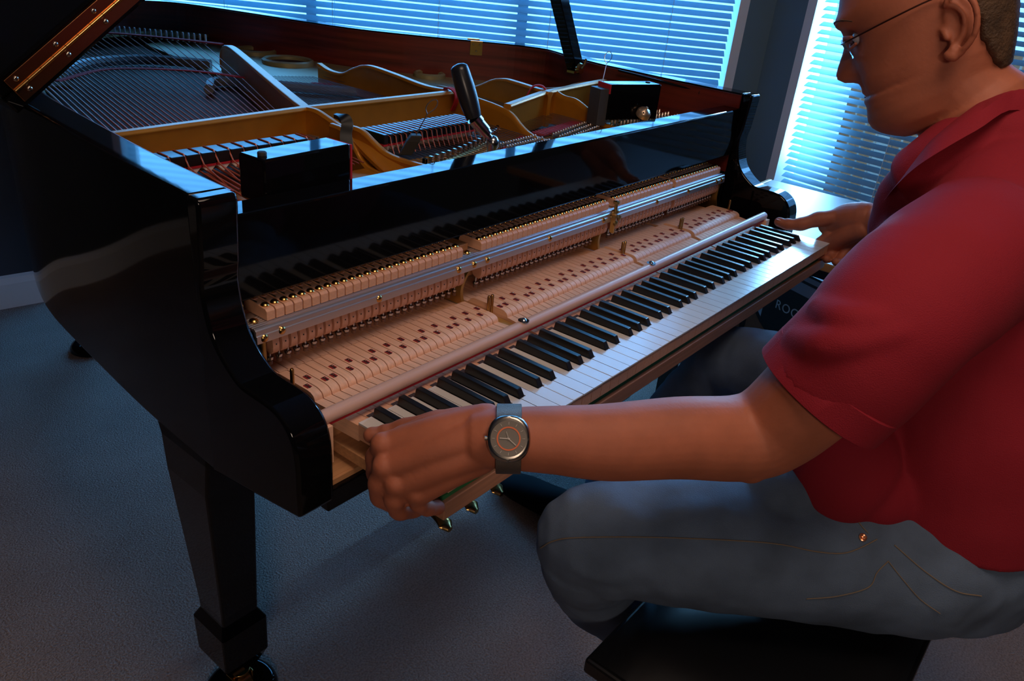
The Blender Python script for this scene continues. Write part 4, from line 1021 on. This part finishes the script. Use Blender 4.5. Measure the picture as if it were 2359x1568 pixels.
# eyelid / eyeball bulge is added as parts below; brow ridge comes from the profile
# ear (near side) and far ear
for sg in (1, -1):
    E_ = [(-0.041, 0.040), (-0.050, 0.050), (-0.060, 0.045), (-0.0665, 0.030), (-0.0655, 0.012), (-0.058, -0.003), (-0.046, -0.013), (-0.036, -0.0175), (-0.030, -0.0125)]
    pts = catmull([hp_(a, b, sg * (0.074 + 0.014 * interp([-0.066, -0.03], [1, 0], a) + 0.004)) for a, b in E_], 5)
    body.tube(pts, [0.0032] * 6 + [0.0040] * (len(pts) - 12) + [0.0055] * 6, 8, round_ends=True)
    body.ell(hp_(-0.035, -0.010, sg * 0.077), 0.0065, 0.005, 0.009, 12, 8)
    body.tube(catmull([hp_(-0.040, 0.040, sg * 0.076), hp_(-0.050, 0.034, sg * 0.080), hp_(-0.055, 0.020, sg * 0.082), hp_(-0.050, 0.004, sg * 0.079), hp_(-0.040, -0.006, sg * 0.077)], 5), 0.0030, 8)
    body.loft([[hp_(a, b, sg * l_) for a, b in E_ + [(-0.036, 0.0), (-0.036, 0.025)]] for l_ in (0.066, 0.076 )], True, True, False)
    body.tube([hp_(-0.033, 0.016, sg * 0.072), hp_(-0.034, 0.006, sg * 0.0775)], 0.0042, 8, round_ends=True)
# neck and upper torso
def ering(c, ax, ay, n=40):
    c = V(c); ax = V(ax); ay = V(ay); return [c + ax * math.cos(2 * PI * k / n) + ay * math.sin(2 * PI * k / n) for k in range(n)]
nk = [hp_(-0.025, 0.02, 0), hp_(-0.030, -0.05, 0), hp_(-0.040, -0.095, 0), V((0.605, -0.335, 1.035)), V((0.61, -0.345, 0.97))]
body.tube(catmull(nk, 4), [0.050] * 3 + [0.058] * 4 + [0.064] * 4 + [0.075] * 4 + [0.09] * 2, 28)
# sternocleid tendons give the neck folds
for a_, b_ in (((-0.010, -0.085, 0.040), (0.575, -0.245, 1.045)),):
    body.tube([hp_(*a_), hp_(*a_).lerp(V(b_), 0.5) + HN * 0.004, V(b_)], 0.012, 12, round_ends=True)
TR = [((0.60, -0.43, 0.56), 0.185, 0.135), ((0.60, -0.42, 0.64), 0.188, 0.150), ((0.60, -0.405, 0.72), 0.185, 0.158), ((0.60, -0.39, 0.80), 0.180, 0.148), ((0.605, -0.37, 0.88), 0.180, 0.130), ((0.61, -0.355, 0.95), 0.185, 0.115), ((0.61, -0.345, 1.00), 0.180, 0.100), ((0.61, -0.34, 1.035), 0.135, 0.080), ((0.61, -0.33, 1.055), 0.07, 0.06)]
def torso(mb, off, z0=0.0, z1=9):
    rr = []
    for c, a, b in TR:
        if c[2] < z0 or c[2] > z1: continue
        rr.append((c, a + off, b + off))
    out = []
    for i in range(len(rr) - 1):
        for k in range(4):
            t = k / 4; c = V(rr[i][0]).lerp(V(rr[i + 1][0]), t); out.append(ering(c, ((rr[i][1] * (1 - t) + rr[i + 1][1] * t), 0, 0), (0, rr[i][2] * (1 - t) + rr[i + 1][2] * t, 0)))
    out.append(ering(rr[-1][0], (rr[-1][1], 0, 0), (0, rr[-1][2], 0)))
    mb.loft(out)
torso(body, -0.012, 0.55)
# left arm
LS = V((0.455, -0.355, 1.000)); 
LA = [LS, V((0.2808, -0.3198, 0.9452)), V((0.2393, -0.2897, 0.8824)), V((0.2244, -0.2607, 0.8272)), V((0.2015, -0.2356, 0.8098)), V((0.1427, -0.1906, 0.8146)), V((0.0804, -0.1445, 0.8152)), V((0.0403, -0.1076, 0.8180)), V((0.0111, -0.0778, 0.8182)), V((-0.0068, -0.0562, 0.8157))]
RA_ = [0.062, 0.054, 0.052, 0.0485, 0.0465, 0.0430, 0.0395, 0.0345, 0.0315, 0.029]
lc = catmull(LA, 6); lr = [interp(list(range(len(RA_))), RA_, i / 6) for i in range(len(lc))]
body.tube(lc, lr, 28, round_ends=True)
body.ell(V((0.1951, -0.2554, 0.7872)), 0.022, 0.020, 0.018)      # elbow point
body.ell(V((0.0106, -0.0831, 0.8002)), 0.014, 0.014, 0.014)
# left hand
def fing(pts, r, n=14): 
    p = catmull(pts, 5); rr = [interp([0, 1], [r[0], r[1]], i / (len(p) - 1)) * (1 + 0.07 * math.cos(2 * PI * i / 5)) for i in range(len(p))]
    body.tube(p, rr, n, round_ends=True)
Wd = lambda u, v, t: None
wr = V((-0.0038, -0.0592, 0.8169))
KN = [V((-0.0654, 0.0288, 0.7908)), V((-0.0726, 0.0179, 0.7732)), V((-0.0687, 0.0043, 0.7568)), V((-0.0547, -0.0114, 0.7470))]
WO = [V((0.0050, -0.0448, 0.8256)), V((-0.0074, -0.0562, 0.8212)), V((-0.0099, -0.0585, 0.8080)), V((-0.0080, -0.0548, 0.7934))]
for K, O_, r1, r0 in zip(KN, WO, (0.0145, 0.0145, 0.0140, 0.0130), (0.019, 0.020, 0.020, 0.017)):
    mid = K.lerp(O_, 0.5) + V((-0.004, -0.002, 0.004)); body.tube(catmull([O_, mid, K], 6), [r0 + (r1 - r0) * i / 12 for i in range(13)], 18, round_ends=True)
for K in KN: body.ell(K + V((-0.004, -0.002, 0.006)), 0.0125, 0.0125, 0.0125, 14, 10)
palm = [KN[0], KN[3], WO[3], WO[0]]
cc = (KN[0] + KN[3] + WO[0] + WO[3]) / 4
body.tube(catmull([V((0.0049, -0.0396, 0.8205)), V((-0.0214, -0.0044, 0.8098)), V((-0.0457, 0.0237, 0.7937))], 5), [0.020, 0.020, 0.019, 0.019, 0.018, 0.018, 0.017, 0.016, 0.015, 0.014, 0.014], 16, round_ends=True)
body.tube(catmull([V((-0.0065, -0.0463, 0.7947)), V((-0.0269, -0.0188, 0.7686)), V((-0.0434, 0.0016, 0.7492))], 5), [0.018, 0.018, 0.018, 0.017, 0.017, 0.017, 0.016, 0.015, 0.014, 0.014, 0.014], 16, round_ends=True)
fing([KN[0], V((-0.0653, 0.0404, 0.7717)), V((-0.0538, 0.0527, 0.7380)), V((-0.0373, 0.0606, 0.7072)), V((-0.0156, 0.0660, 0.6925))], (0.0115, 0.0090))
fing([KN[1], V((-0.0772, 0.0228, 0.7543)), V((-0.0668, 0.0311, 0.7253)), V((-0.0410, 0.0388, 0.6976)), V((-0.0163, 0.0437, 0.6870))], (0.0115, 0.0090))
fing([KN[2], V((-0.0721, 0.0046, 0.7408)), V((-0.0593, 0.0095, 0.7159)), V((-0.0293, 0.0168, 0.6967)), V((-0.0048, 0.0207, 0.6890))], (0.0115, 0.0090))
fing([KN[3], V((-0.0513, -0.0112, 0.7327)), V((-0.0374, -0.0101, 0.7184)), V((-0.0211, -0.0095, 0.7093))], (0.0105, 0.0082))
# thumb: leaves the palm side near the wrist, lies along the key end
fing([V((0.0104, -0.0265, 0.8116)), V((-0.0014, 0.0143, 0.7971)), V((-0.0209, 0.0461, 0.7820)), V((-0.0356, 0.0606, 0.7760)), V((-0.0456, 0.0694, 0.7751))], (0.0160, 0.0088))
# right arm
RS = V((0.765, -0.355, 0.995))
RAp = [RS, V((0.90, -0.33, 0.90)), V((0.985, -0.25, 0.80)), V((1.2071, -0.1445, 0.8213)), V((1.2523, -0.0788, 0.7935)), V((1.2628, -0.0375, 0.7816))]
RR = [0.060, 0.052, 0.046, 0.042, 0.0345, 0.031]
rc = catmull(RAp, 6); rr_ = [interp(list(range(6)), RR, i / 6) for i in range(len(rc))]
body.tube(rc, rr_, 26, round_ends=True)
body.tube(catmull([V((1.2634, -0.0390, 0.7918)), V((1.2731, 0.0062, 0.7722)), V((1.2726, 0.0341, 0.7491))], 5), [0.034, 0.034, 0.034, 0.034, 0.033, 0.031, 0.029, 0.027, 0.025, 0.022, 0.019], 22, round_ends=True)
body.tube(catmull([V((1.2416, -0.0478, 0.7692)), V((1.2493, -0.0149, 0.7429)), V((1.2605, 0.0097, 0.7125))], 5), 0.021, 16, round_ends=True)

fing([V((1.2633, 0.0140, 0.7770)), V((1.2444, 0.0485, 0.7660)), V((1.2266, 0.0775, 0.7502)), V((1.2160, 0.1054, 0.7444)), V((1.2117, 0.1215, 0.7458))], (0.0190, 0.0105), 16)
for k in range(4):
    dk = k * 0.021
    b0 = V((1.2585, -0.0037, 0.7375)) + V((0.006, 0.0, -0.002)) + V((0, -1, 0)) * (dk - 0.025)
    fing([b0, b0 + V((-0.006, 0.016, -0.024)), b0 + V((-0.028, 0.020, -0.044)), b0 + V((-0.055, 0.018, -0.040))], (0.0110, 0.0088))
bo_ = body.build('body', SKIN, man)
rem(bo_, 0.0023, 5, 0.5)
# finger nails, eyes, lids, brows
for p, ax in ((V((1.2074, 0.1213, 0.7519)), (-0.5, -0.3, 0.8)), ):
    mb = MB(); mb.ell(p, 0.007, 0.006, 0.002, 12, 6); mb.build('thumb_nail', mat('nail', (0.62, 0.33, 0.25), 0.3), man)
for sg in (1, -1):
    mb = MB(); mb.use(EYEW); mb.ell(hp_(0.0475, 0.048, sg * 0.029), 0.0110, 0.0110, 0.0110, 20, 12); mb.use(EYED); mb.ell(hp_(0.0545, 0.0445, sg * 0.029), 0.0050, 0.0050, 0.0050, 14, 8)
    mb.build('eye', None, man)
    mb = MB(); mb.tube(catmull([hp_(0.0640, 0.0500, sg * 0.020), hp_(0.0660, 0.0540, sg * 0.030), hp_(0.0585, 0.0510, sg * 0.041)], 5), 0.0026, 8, round_ends=True)
    mb.tube(catmull([hp_(0.0620, 0.0440, sg * 0.021), hp_(0.0625, 0.0400, sg * 0.031), hp_(0.0560, 0.0420, sg * 0.040)], 5), 0.0020, 8, round_ends=True); mb.build('eyelid', SKIN, man)
    mb = MB(); mb.tube(catmull([hp_(0.0700, 0.0710, sg * 0.012), hp_(0.0700, 0.0755, sg * 0.026), hp_(0.0600, 0.0730, sg * 0.043), hp_(0.052, 0.068, sg * 0.050)], 5), [0.0015] + [0.0028] * 10 + [0.0016] * 5, 8, flat=0.6, round_ends=True)
    mb.build('eyebrow', mat('brow_hair', (0.16, 0.075, 0.045), 0.8, bump=0.8, bscale=900), man)
mb = MB(); mb.tube(catmull([hp_(0.0620, -0.0225, -0.018), hp_(0.0665, -0.0228, 0.0), hp_(0.0580, -0.0235, 0.026)], 6), 0.0014, 8); mb.build('mouth_line', mat('mouth_dark', (0.10, 0.02, 0.02), 0.5), man)
# short hair cap: skull shell from nape round the ears to the crown
hm = MB(); n = 72
hh = [-0.060 + (0.160 + 0.060) * i / 70 for i in range(71)]
rings_o = [headring(h, 0.0065 + 0.0008 * math.sin(i * 2.1)) for i, h in enumerate(hh)]
rings_i = [headring(h, -0.004) for h in hh]
def hairy(h, ring_k):
    ph = 2 * PI * ring_k / n; cs = math.cos(ph); f = interp(FH, FV, h); b = interp(BH_, BV, h); s_ = (f + b) / 2 + (f - b) / 2 * math.copysign(abs(cs) ** 0.85, cs)
    if h < 0.0: return s_ < -0.066 - 0.25 * max(0, -0.018 - h) and h > -0.050
    if h < 0.055: return s_ < -0.067
    if h < 0.085: return s_ < -0.067 + (h - 0.055) * 2.1
    return s_ < -0.004 + (h - 0.085) * 0.55
vo = [p for r in rings_o for p in r]; vi = [p for r in rings_i for p in r]; off_ = len(vo); fsx = []
keep = {}
for i in range(len(hh) - 1):
    for k in range(n):
        keep[(i, k)] = hairy((hh[i] + hh[i + 1]) / 2, k + 0.5)
for (i, k), ok in keep.items():
    if not ok: continue
    a, b, c, d = i * n + k, i * n + (k + 1) % n, (i + 1) * n + (k + 1) % n, (i + 1) * n + k
    fsx.append((a, b, c, d)); fsx.append((d + off_, c + off_, b + off_, a + off_))
    for (ni, nk_, e) in ((i - 1, k, (b, a)), (i + 1, k, (d, c)), (i, (k + 1) % n, (c, b)), (i, (k - 1) % n, (a, d))):
        if not keep.get((ni, nk_), False): fsx.append((e[0], e[1], e[1] + off_, e[0] + off_))
hm.add(vo + vi, fsx, True)
hair_o = hm.build('hair', HAIR, man)
rem(hair_o, 0.0030, 8, 0.5)
# polo shirt
sh = MB(); torso(sh, 0.010, 0.60, 1.04)
sl = [LS, V((0.3239, -0.3327, 0.9757)), V((0.2694, -0.3181, 0.9337)), V((0.2502, -0.2926, 0.8741))]
sc_ = catmull(sl, 6); srad = [interp([0, 1, 2, 3], [0.086, 0.080, 0.073, 0.0720], i / 6) for i in range(len(sc_))]
sh.tube(sc_, srad, 36)
sr = [RS, V((0.86, -0.335, 0.93)), V((0.93, -0.30, 0.86))]
sh.tube(catmull(sr, 6), [0.082, 0.082, 0.080, 0.080, 0.078, 0.076, 0.074, 0.072, 0.070, 0.070, 0.068, 0.068, 0.068], 30)
# yoke/shoulders
sh.tube(catmull([LS + V((0, 0, 0.004)), V((0.54, -0.350, 1.030)), V((0.61, -0.352, 1.040)), V((0.69, -0.350, 1.028)), RS + V((0, 0, 0.004))], 5), [0.078] * 21, 28, round_ends=True)
# belly overhang and drape folds
sh.ell((0.55, -0.325, 0.74), 0.15, 0.105, 0.12, 28, 18)
sh.ell((0.52, -0.30, 0.90), 0.11, 0.09, 0.12, 28, 18)
sh.ell((0.3936, -0.3062, 0.7085), 0.066, 0.066, 0.085, 24, 16)
sh.ell((0.4229, -0.3401, 0.6813), 0.062, 0.062, 0.062, 24, 16)
for P_ in ([(0.2470, -0.2639, 0.9581), (0.2142, -0.3000, 0.9698), (0.2358, -0.3425, 0.9799)], [(0.2320, -0.2536, 0.9247), (0.1998, -0.2912, 0.9443), (0.2216, -0.3388, 0.9664), (0.2564, -0.3632, 0.9835)], [(0.2620, -0.2814, 0.9940), (0.2563, -0.3217, 1.0037), (0.2805, -0.3723, 0.9975)], [(0.2536, -0.3320, 0.8880), (0.2537, -0.3621, 0.9519), (0.2947, -0.3823, 0.9925)]):
    sh.tube(catmull(P_, 5), [0.010] + [0.016] * (len(P_) * 5 - 6) + [0.010], 14, round_ends=True)
sh.tube(catmull([V((0.670, -0.360, 1.050)), V((0.605, -0.345, 1.088)), V((0.5772, -0.3020, 1.0901)), V((0.5348, -0.2730, 1.0577)), V((0.5498, -0.2505, 1.0196)), V((0.5759, -0.2417, 0.9718))], 5), [0.050] * 10 + [0.046] * 8 + [0.035] * 8, 20, round_ends=True)
so = sh.build('polo_shirt', SHIRT, man); rem(so, 0.0042, 9, 0.5, (0.015, 0.13))
# sleeve hem band
e0 = sc_[-1]; dd = (sc_[-1] - sc_[-2]).normalized()
u0 = (V((0, 0, 1)) - dd * dd.z).normalized(); w0_ = dd.cross(u0); mb = MB(); rings = []
for k in range(49):
    a = 2 * PI * k / 48; dr_ = u0 * math.cos(a) + w0_ * math.sin(a); wob = 0.0015 * math.sin(3 * a + 1)
    rings.append([e0 - dd * 0.026 + dr_ * 0.0710, e0 - dd * 0.024 + dr_ * (0.0738 + wob), e0 + dd * 0.006 + dr_ * (0.0742 + wob), e0 + dd * 0.007 + dr_ * (0.0725 + wob), e0 - dd * 0.01 + dr_ * 0.0690])
mb.loft(rings, True, False, True); mb.build('sleeve_hem', SHIRT, man)
# collar
mb = MB()
cu = catmull([(0.70, -0.255, 1.110), (0.700, -0.315, 1.135), (0.660, -0.352, 1.152), (0.612, -0.345, 1.160), (0.5936, -0.3157, 1.1659), (0.5450, -0.2921, 1.1394), (0.5083, -0.2709, 1.1068), (0.5093, -0.2575, 1.0801), (0.5336, -0.2443, 1.0455), (0.5521, -0.2303, 1.0140)], 5)
cl = catmull([(0.745, -0.265, 1.065), (0.745, -0.335, 1.078), (0.670, -0.400, 1.092), (0.600, -0.388, 1.108), (0.5611, -0.3323, 1.1393), (0.4952, -0.3088, 1.1186), (0.4620, -0.2807, 1.0886), (0.4636, -0.2637, 1.0671), (0.4786, -0.2488, 1.0421), (0.5026, -0.2361, 1.0176)], 5)
rings = []
for a, b in zip(cu, cl):
    m_ = a.lerp(b, 0.45) + HN * 0.006 + V((0, 0, 0.004)); n_ = HN * 0.0022
    rings.append([a, m_, b, b - n_, m_ - n_ * 1.2, a - n_])
mb.loft(rings, True, True, True); co = mb.build('shirt_collar', SHIRT, man)
# jeans
jn = MB()
def pelvis(off):
    rr = [((0.60, -0.440, 0.500), 0.150, 0.105), ((0.60, -0.435, 0.525), 0.185, 0.130), ((0.60, -0.430, 0.58), 0.198, 0.142), ((0.60, -0.425, 0.64), 0.192, 0.146), ((0.60, -0.42, 0.675), 0.186, 0.148)]
    return [ering(c, (a + off, 0, 0), (0, b + off, 0)) for c, a, b in rr]
jn.loft(pelvis(0))
LT = [V((0.475, -0.425, 0.585)), V((0.385, -0.32, 0.590)), V((0.270, -0.185, 0.592)), V((0.192, -0.088, 0.585))]
tc_ = catmull(LT, 6); jn.tube(tc_, [interp([0, 1, 2, 3], [0.100, 0.094, 0.084, 0.072], i / 6) for i in range(len(tc_))], 34, round_ends=True)
LSn = [V((0.190, -0.085, 0.578)), V((0.245, -0.070, 0.480)), V((0.335, -0.072, 0.35)), V((0.50, -0.12, 0.20)), V((0.62, -0.17, 0.10))]
tc2 = catmull(LSn, 6); jn.tube(tc2, [interp([0, 1, 2, 3, 4], [0.070, 0.066, 0.058, 0.055, 0.054], i / 6) for i in range(len(tc2))], 30)
RT = [V((0.72, -0.42, 0.590)), V((0.76, -0.25, 0.595)), V((0.80, -0.08, 0.590)), V((0.815, 0.02, 0.575))]
tc3 = catmull(RT, 6); jn.tube(tc3, [interp([0, 1, 2, 3], [0.100, 0.092, 0.080, 0.068], i / 6) for i in range(len(tc3))], 30, round_ends=True)
RSn = [V((0.815, 0.02, 0.57)), V((0.83, 0.12, 0.38)), V((0.84, 0.24, 0.12))]
tc4 = catmull(RSn, 6); jn.tube(tc4, [interp([0, 1, 2], [0.066, 0.060, 0.056], i / 6) for i in range(len(tc4))], 26)
jn.ell((0.3504, -0.2583, 0.6640), 0.050, 0.050, 0.045, 24, 16)
for P_ in ([(0.1271, -0.0892, 0.5901), (0.1424, -0.1309, 0.5868), (0.1778, -0.1717, 0.5834)], [(0.1443, -0.1016, 0.5584), (0.1696, -0.1458, 0.5459), (0.1998, -0.1707, 0.5530)]):
    jn.tube(catmull(P_, 5), [0.006] + [0.011] * 9 + [0.006], 12, round_ends=True)
jo = jn.build('jeans', DENIM, man); rem(jo, 0.0042, 7, 0.5, (0.009, 0.055))
for cx, cy, dx, dy in ((0.64, -0.12, 0.15, 0.98), (0.800, 0.335, 0.05, 0.99)):
    mb = MB(); d = V((dx, dy, 0)).normalized(); n_ = V((-d.y, d.x, 0)); c = V((cx, cy, 0)); rings = []
    for s_, w, h in ((-0.09, 0.030, 0.07), (-0.085, 0.036, 0.085), (-0.03, 0.040, 0.095), (0.04, 0.046, 0.075), (0.12, 0.050, 0.055), (0.17, 0.042, 0.04), (0.19, 0.020, 0.025)):
        rings.append([c + d * s_ + n_ * (w * math.cos(2 * PI * k / 24)) + V((0, 0, max(0.004, h * (0.5 + 0.5 * math.sin(2 * PI * k / 24))))) for k in range(24)])
    mb.loft(rings); mb.build('shoe', mat('black_suede', (0.006, 0.006, 0.007), 0.8, spec=0.1), man)
# stitched seams, pocket and rivet laid onto the jeans surface
dg = bpy.context.evaluated_depsgraph_get()
je = jo.evaluated_get(dg); bvh = BVHTree.FromPolygons([jo.matrix_world @ v.co for v in je.data.vertices], [tuple(p.vertices) for p in je.data.polygons])
CP = V((-0.5204, -0.4619, 1.2608))
def onjeans(line, off=0.0008):
    out = []
    for p in catmull(line, 10):
        d = (V(p) - CP).normalized(); h, nrm, _, _ = bvh.ray_cast(CP, d)
        if h is not None: out.append((h + nrm * off, nrm))
    return out
def seam(name, line, r, m, off=0.0006, par=None):
    q = onjeans(line, off)
    if len(q) > 2:
        mb = MB(); mb.tube([p for p, _ in q], r, 6); return mb.build(name, m, man)
seam('side_seam', [(0.1363, -0.0473, 0.5768), (0.1491, -0.0565, 0.5860), (0.1697, -0.0783, 0.5927), (0.2293, -0.1501, 0.6016), (0.2980, -0.2364, 0.6076), (0.3315, -0.2805, 0.6082), (0.3569, -0.3175, 0.6043), (0.3772, -0.3437, 0.6054), (0.3932, -0.3583, 0.6132), (0.4105, -0.3713, 0.6250)], 0.0008, STITCH)
seam('pocket_stitching', [(0.3327, -0.3308, 0.5506), (0.3327, -0.3308, 0.5506), (0.3575, -0.3584, 0.5569), (0.3853, -0.3842, 0.5702), (0.3979, -0.3861, 0.5878), (0.4113, -0.3920, 0.6018)], 0.0007, STITCH)
seam('pocket_stitching', [(0.4113, -0.3920, 0.6018), (0.4161, -0.4148, 0.5825), (0.4227, -0.4405, 0.5625), (0.4331, -0.4658, 0.5490)], 0.0007, STITCH)
seam('pocket_stitching', [(0.4005, -0.3347, 0.6525), (0.4032, -0.3507, 0.6379), (0.4058, -0.3601, 0.6309)], 0.0007, STITCH)
seam('waist_stitching', [(0.4224, -0.3908, 0.6206), (0.4369, -0.4321, 0.5947), (0.4540, -0.4705, 0.5762), (0.4730, -0.4982, 0.5733)], 0.0008, STITCH)
q = onjeans([(0.3996, -0.3566, 0.6253), (0.3998, -0.3572, 0.6249)], 0.0005)
if q:
    mb = MB(); mb.lathe(q[0][0], [(0.0048, 0), (0.0048, 0.0014), (0.0035, 0.0020), (0.0020, 0.0012), (0.0016, 0.0022), (0.0003, 0.0024)], 20, axis=tuple(q[0][1])); mb.build('jeans_rivet', mat('copper_rivet', (0.85, 0.40, 0.22), 0.3, metal=0.9), man)

# wrist watch on the left wrist
wc_ = V((0.0075, -0.0734, 0.8177)); wax = (V((0.0368, -0.1098, 0.8208)) - V((-0.0123, -0.0495, 0.8149))).normalized()
watch = wempty('wristwatch', wc_); tag(watch, 'steel wristwatch with orange ring on its dial, worn on the left wrist', 'wristwatch')
toC = (CP - wc_).normalized(); wn_ = (toC - wax * toC.dot(wax)).normalized(); wu = wax.cross(wn_).normalized()
mb = MB(); rings = []
for k in range(48):
    a = 2 * PI * k / 48; rr0 = 0.0335
    d = wn_ * math.cos(a) + wu * math.sin(a)
    rings.append([wc_ + d * rr0 - wax * 0.0125, wc_ + d * (rr0 + 0.0014) - wax * 0.0120, wc_ + d * (rr0 + 0.0014) + wax * 0.0120, wc_ + d * rr0 + wax * 0.0125])
rings.append(rings[0])
mb.loft(rings, True, False, True); mb.build('watch_band', WATCHMESH, watch)
upw = V((0, 0, 1)); wc2 = wc_ + wn_ * 0.0345
def wp(x, y, z): return wc2 + wax * x + wu * y + wn_ * z
def sq(r, z, e=3.2, n=48):
    r *= 1.18
    return [wp(r * math.copysign(abs(math.cos(2 * PI * k / n)) ** (2 / e), math.cos(2 * PI * k / n)), 1.08 * r * math.copysign(abs(math.sin(2 * PI * k / n)) ** (2 / e), math.sin(2 * PI * k / n)), z) for k in range(n)]
mb = MB(); mb.loft([sq(0.0150, -0.002), sq(0.0172, 0.0005, 2.6), sq(0.0176, 0.0035, 2.3), sq(0.0166, 0.0062, 2.05), sq(0.0150, 0.0070, 2.0)]); 
mb.lathe(wp(-0.0205, 0, 0.0035), [(0.0022, -0.0004), (0.0022, 0.0022)], 12, axis=tuple(-wax)); case = mb.build('watch_case', WATCHST, watch)
mb = MB(); mb.lathe(wp(0, 0, 0.0068), [(0.0172, 0), (0.0172, 0.0005), (0.0001, 0.0005)], 40, axis=tuple(wn_)); dial = mb.build('watch_dial', DIAL, case)
mb = MB(); 
rg_ = [[wp(math.cos(a) * r, math.sin(a) * r, z) for r, z in ((0.0100, 0.0074), (0.0114, 0.0074), (0.0114, 0.0078), (0.0100, 0.0078))] for a in [2 * PI * k / 40 for k in range(41)]]
mb.loft(rg_, True, False, False); mb.build('dial_ring', DIALRING, case)
mb = MB()
for k in range(12):
    a = 2 * PI * k / 12; e = wax * math.cos(a) + wu * math.sin(a); f2_ = wax * -math.sin(a) + wu * math.cos(a)
    mb.obox(wc2 + e * 0.0144 + wn_ * 0.0076, e * 0.0013, f2_ * 0.0002, wn_ * 0.0002)
def hand(ang, L, w, t=0.0):
    e = wax * math.cos(ang) + wu * math.sin(ang); f2_ = wax * -math.sin(ang) + wu * math.cos(ang)
    mb.obox(wc2 + e * (L * 0.42) + wn_ * (0.0080 + t), e * L * 0.58, f2_ * w, wn_ * 0.0002)
HS = 1 if wu.z > 0 else -1
hand(PI + 0.05, 0.0085, 0.0005); hand(-0.72 * HS, 0.0095, 0.0004, 0.0004); hand(1.9 * HS, 0.0070, 0.0002, 0.0006); mb.lathe(wp(0, 0, 0.0078), [(0.0009, 0), (0.0009, 0.0012)], 10, axis=tuple(wn_))
mb.build('watch_hands', DIALMARK, case)

# spectacles
sp = wempty('spectacles', hp_(0.066, 0.047, 0)); tag(sp, 'thin rimless spectacles with bronze wire arms worn by the man', 'spectacles')
for sg in (1, -1):
    lc_ = hp_(0.0665, 0.0405, sg * 0.032); ln = (HF * 0.96 - HU * 0.20 + HN * sg * 0.12).normalized(); lu = (HU - ln * HU.dot(ln)).normalized(); ll = ln.cross(lu)
    mb = MB(); mb.loft([[lc_ + ll * math.copysign(abs(math.cos(2 * PI * k / 32)) ** 0.8, math.cos(2 * PI * k / 32)) * 0.023 + lu * math.copysign(abs(math.sin(2 * PI * k / 32)) ** 0.8, math.sin(2 * PI * k / 32)) * 0.0135 + ln * z for k in range(32)] for z in (0, 0.0014)], True, True, True); mb.build('lens', LENS, sp)
    mb = MB(); mb.tube(catmull([hp_(0.0670, 0.0475, sg * 0.050), hp_(0.0655, 0.0480, sg * 0.060), hp_(0.0600, 0.0478, sg * 0.0665), hp_(0.010, 0.0505, sg * 0.0790), hp_(-0.034, 0.0515, sg * 0.0800), hp_(-0.052, 0.0455, sg * 0.0790)], 6), 0.0010, 8); mb.build('spectacle_arm', FRAME, sp)
mb = MB(); mb.tube(catmull([hp_(0.0690, 0.0470, -0.011), hp_(0.0735, 0.0500, 0), hp_(0.0690, 0.0470, 0.011)], 5), 0.0010, 8); mb.build('nose_bridge', FRAME, sp)

fl_ = wempty('added_fill_lamp', (-1.68, -1.85, 0)); tag(fl_, 'unseen standing lamp added behind the camera as warm fill', 'lamp')  # made-up stand for the added warm fill, out of view
mb = MB(); mb.lathe((-1.68, -1.85, 0), [(0.14, 0), (0.14, 0.02), (0.02, 0.03)], 24); mb.build('lamp_base', BLACKSAT, fl_)
mb = MB(); mb.tube([(-1.68, -1.85, 0.02), (-1.68, -1.85, 1.6)], 0.012, 10); mb.build('lamp_pole', BLACKSAT, fl_)
mb = MB(); mb.lathe((-1.68, -1.85, 1.86), [(0.16, 0.0), (0.10, 0.16), (0.095, 0.16), (0.155, 0.0)], 24, caps=False); mb.build('lamp_shade', WHITEP, fl_)
# ceiling lamp fixture (behind the camera, gives the warm room light)
lamp = wempty('ceiling_lamp', (0.0, -0.45, 2.5)); tag(lamp, 'round ceiling lamp giving the warm light of the room', 'lamp')
mb = MB(); mb.lathe((0.0, -0.45, 2.43), [(0.60, 0.07), (0.62, 0.02), (0.60, 0.0), (0.585, 0.0), (0.585, 0.06)], 40, caps=False); mb.build('lamp_shade', WHITEP, lamp)
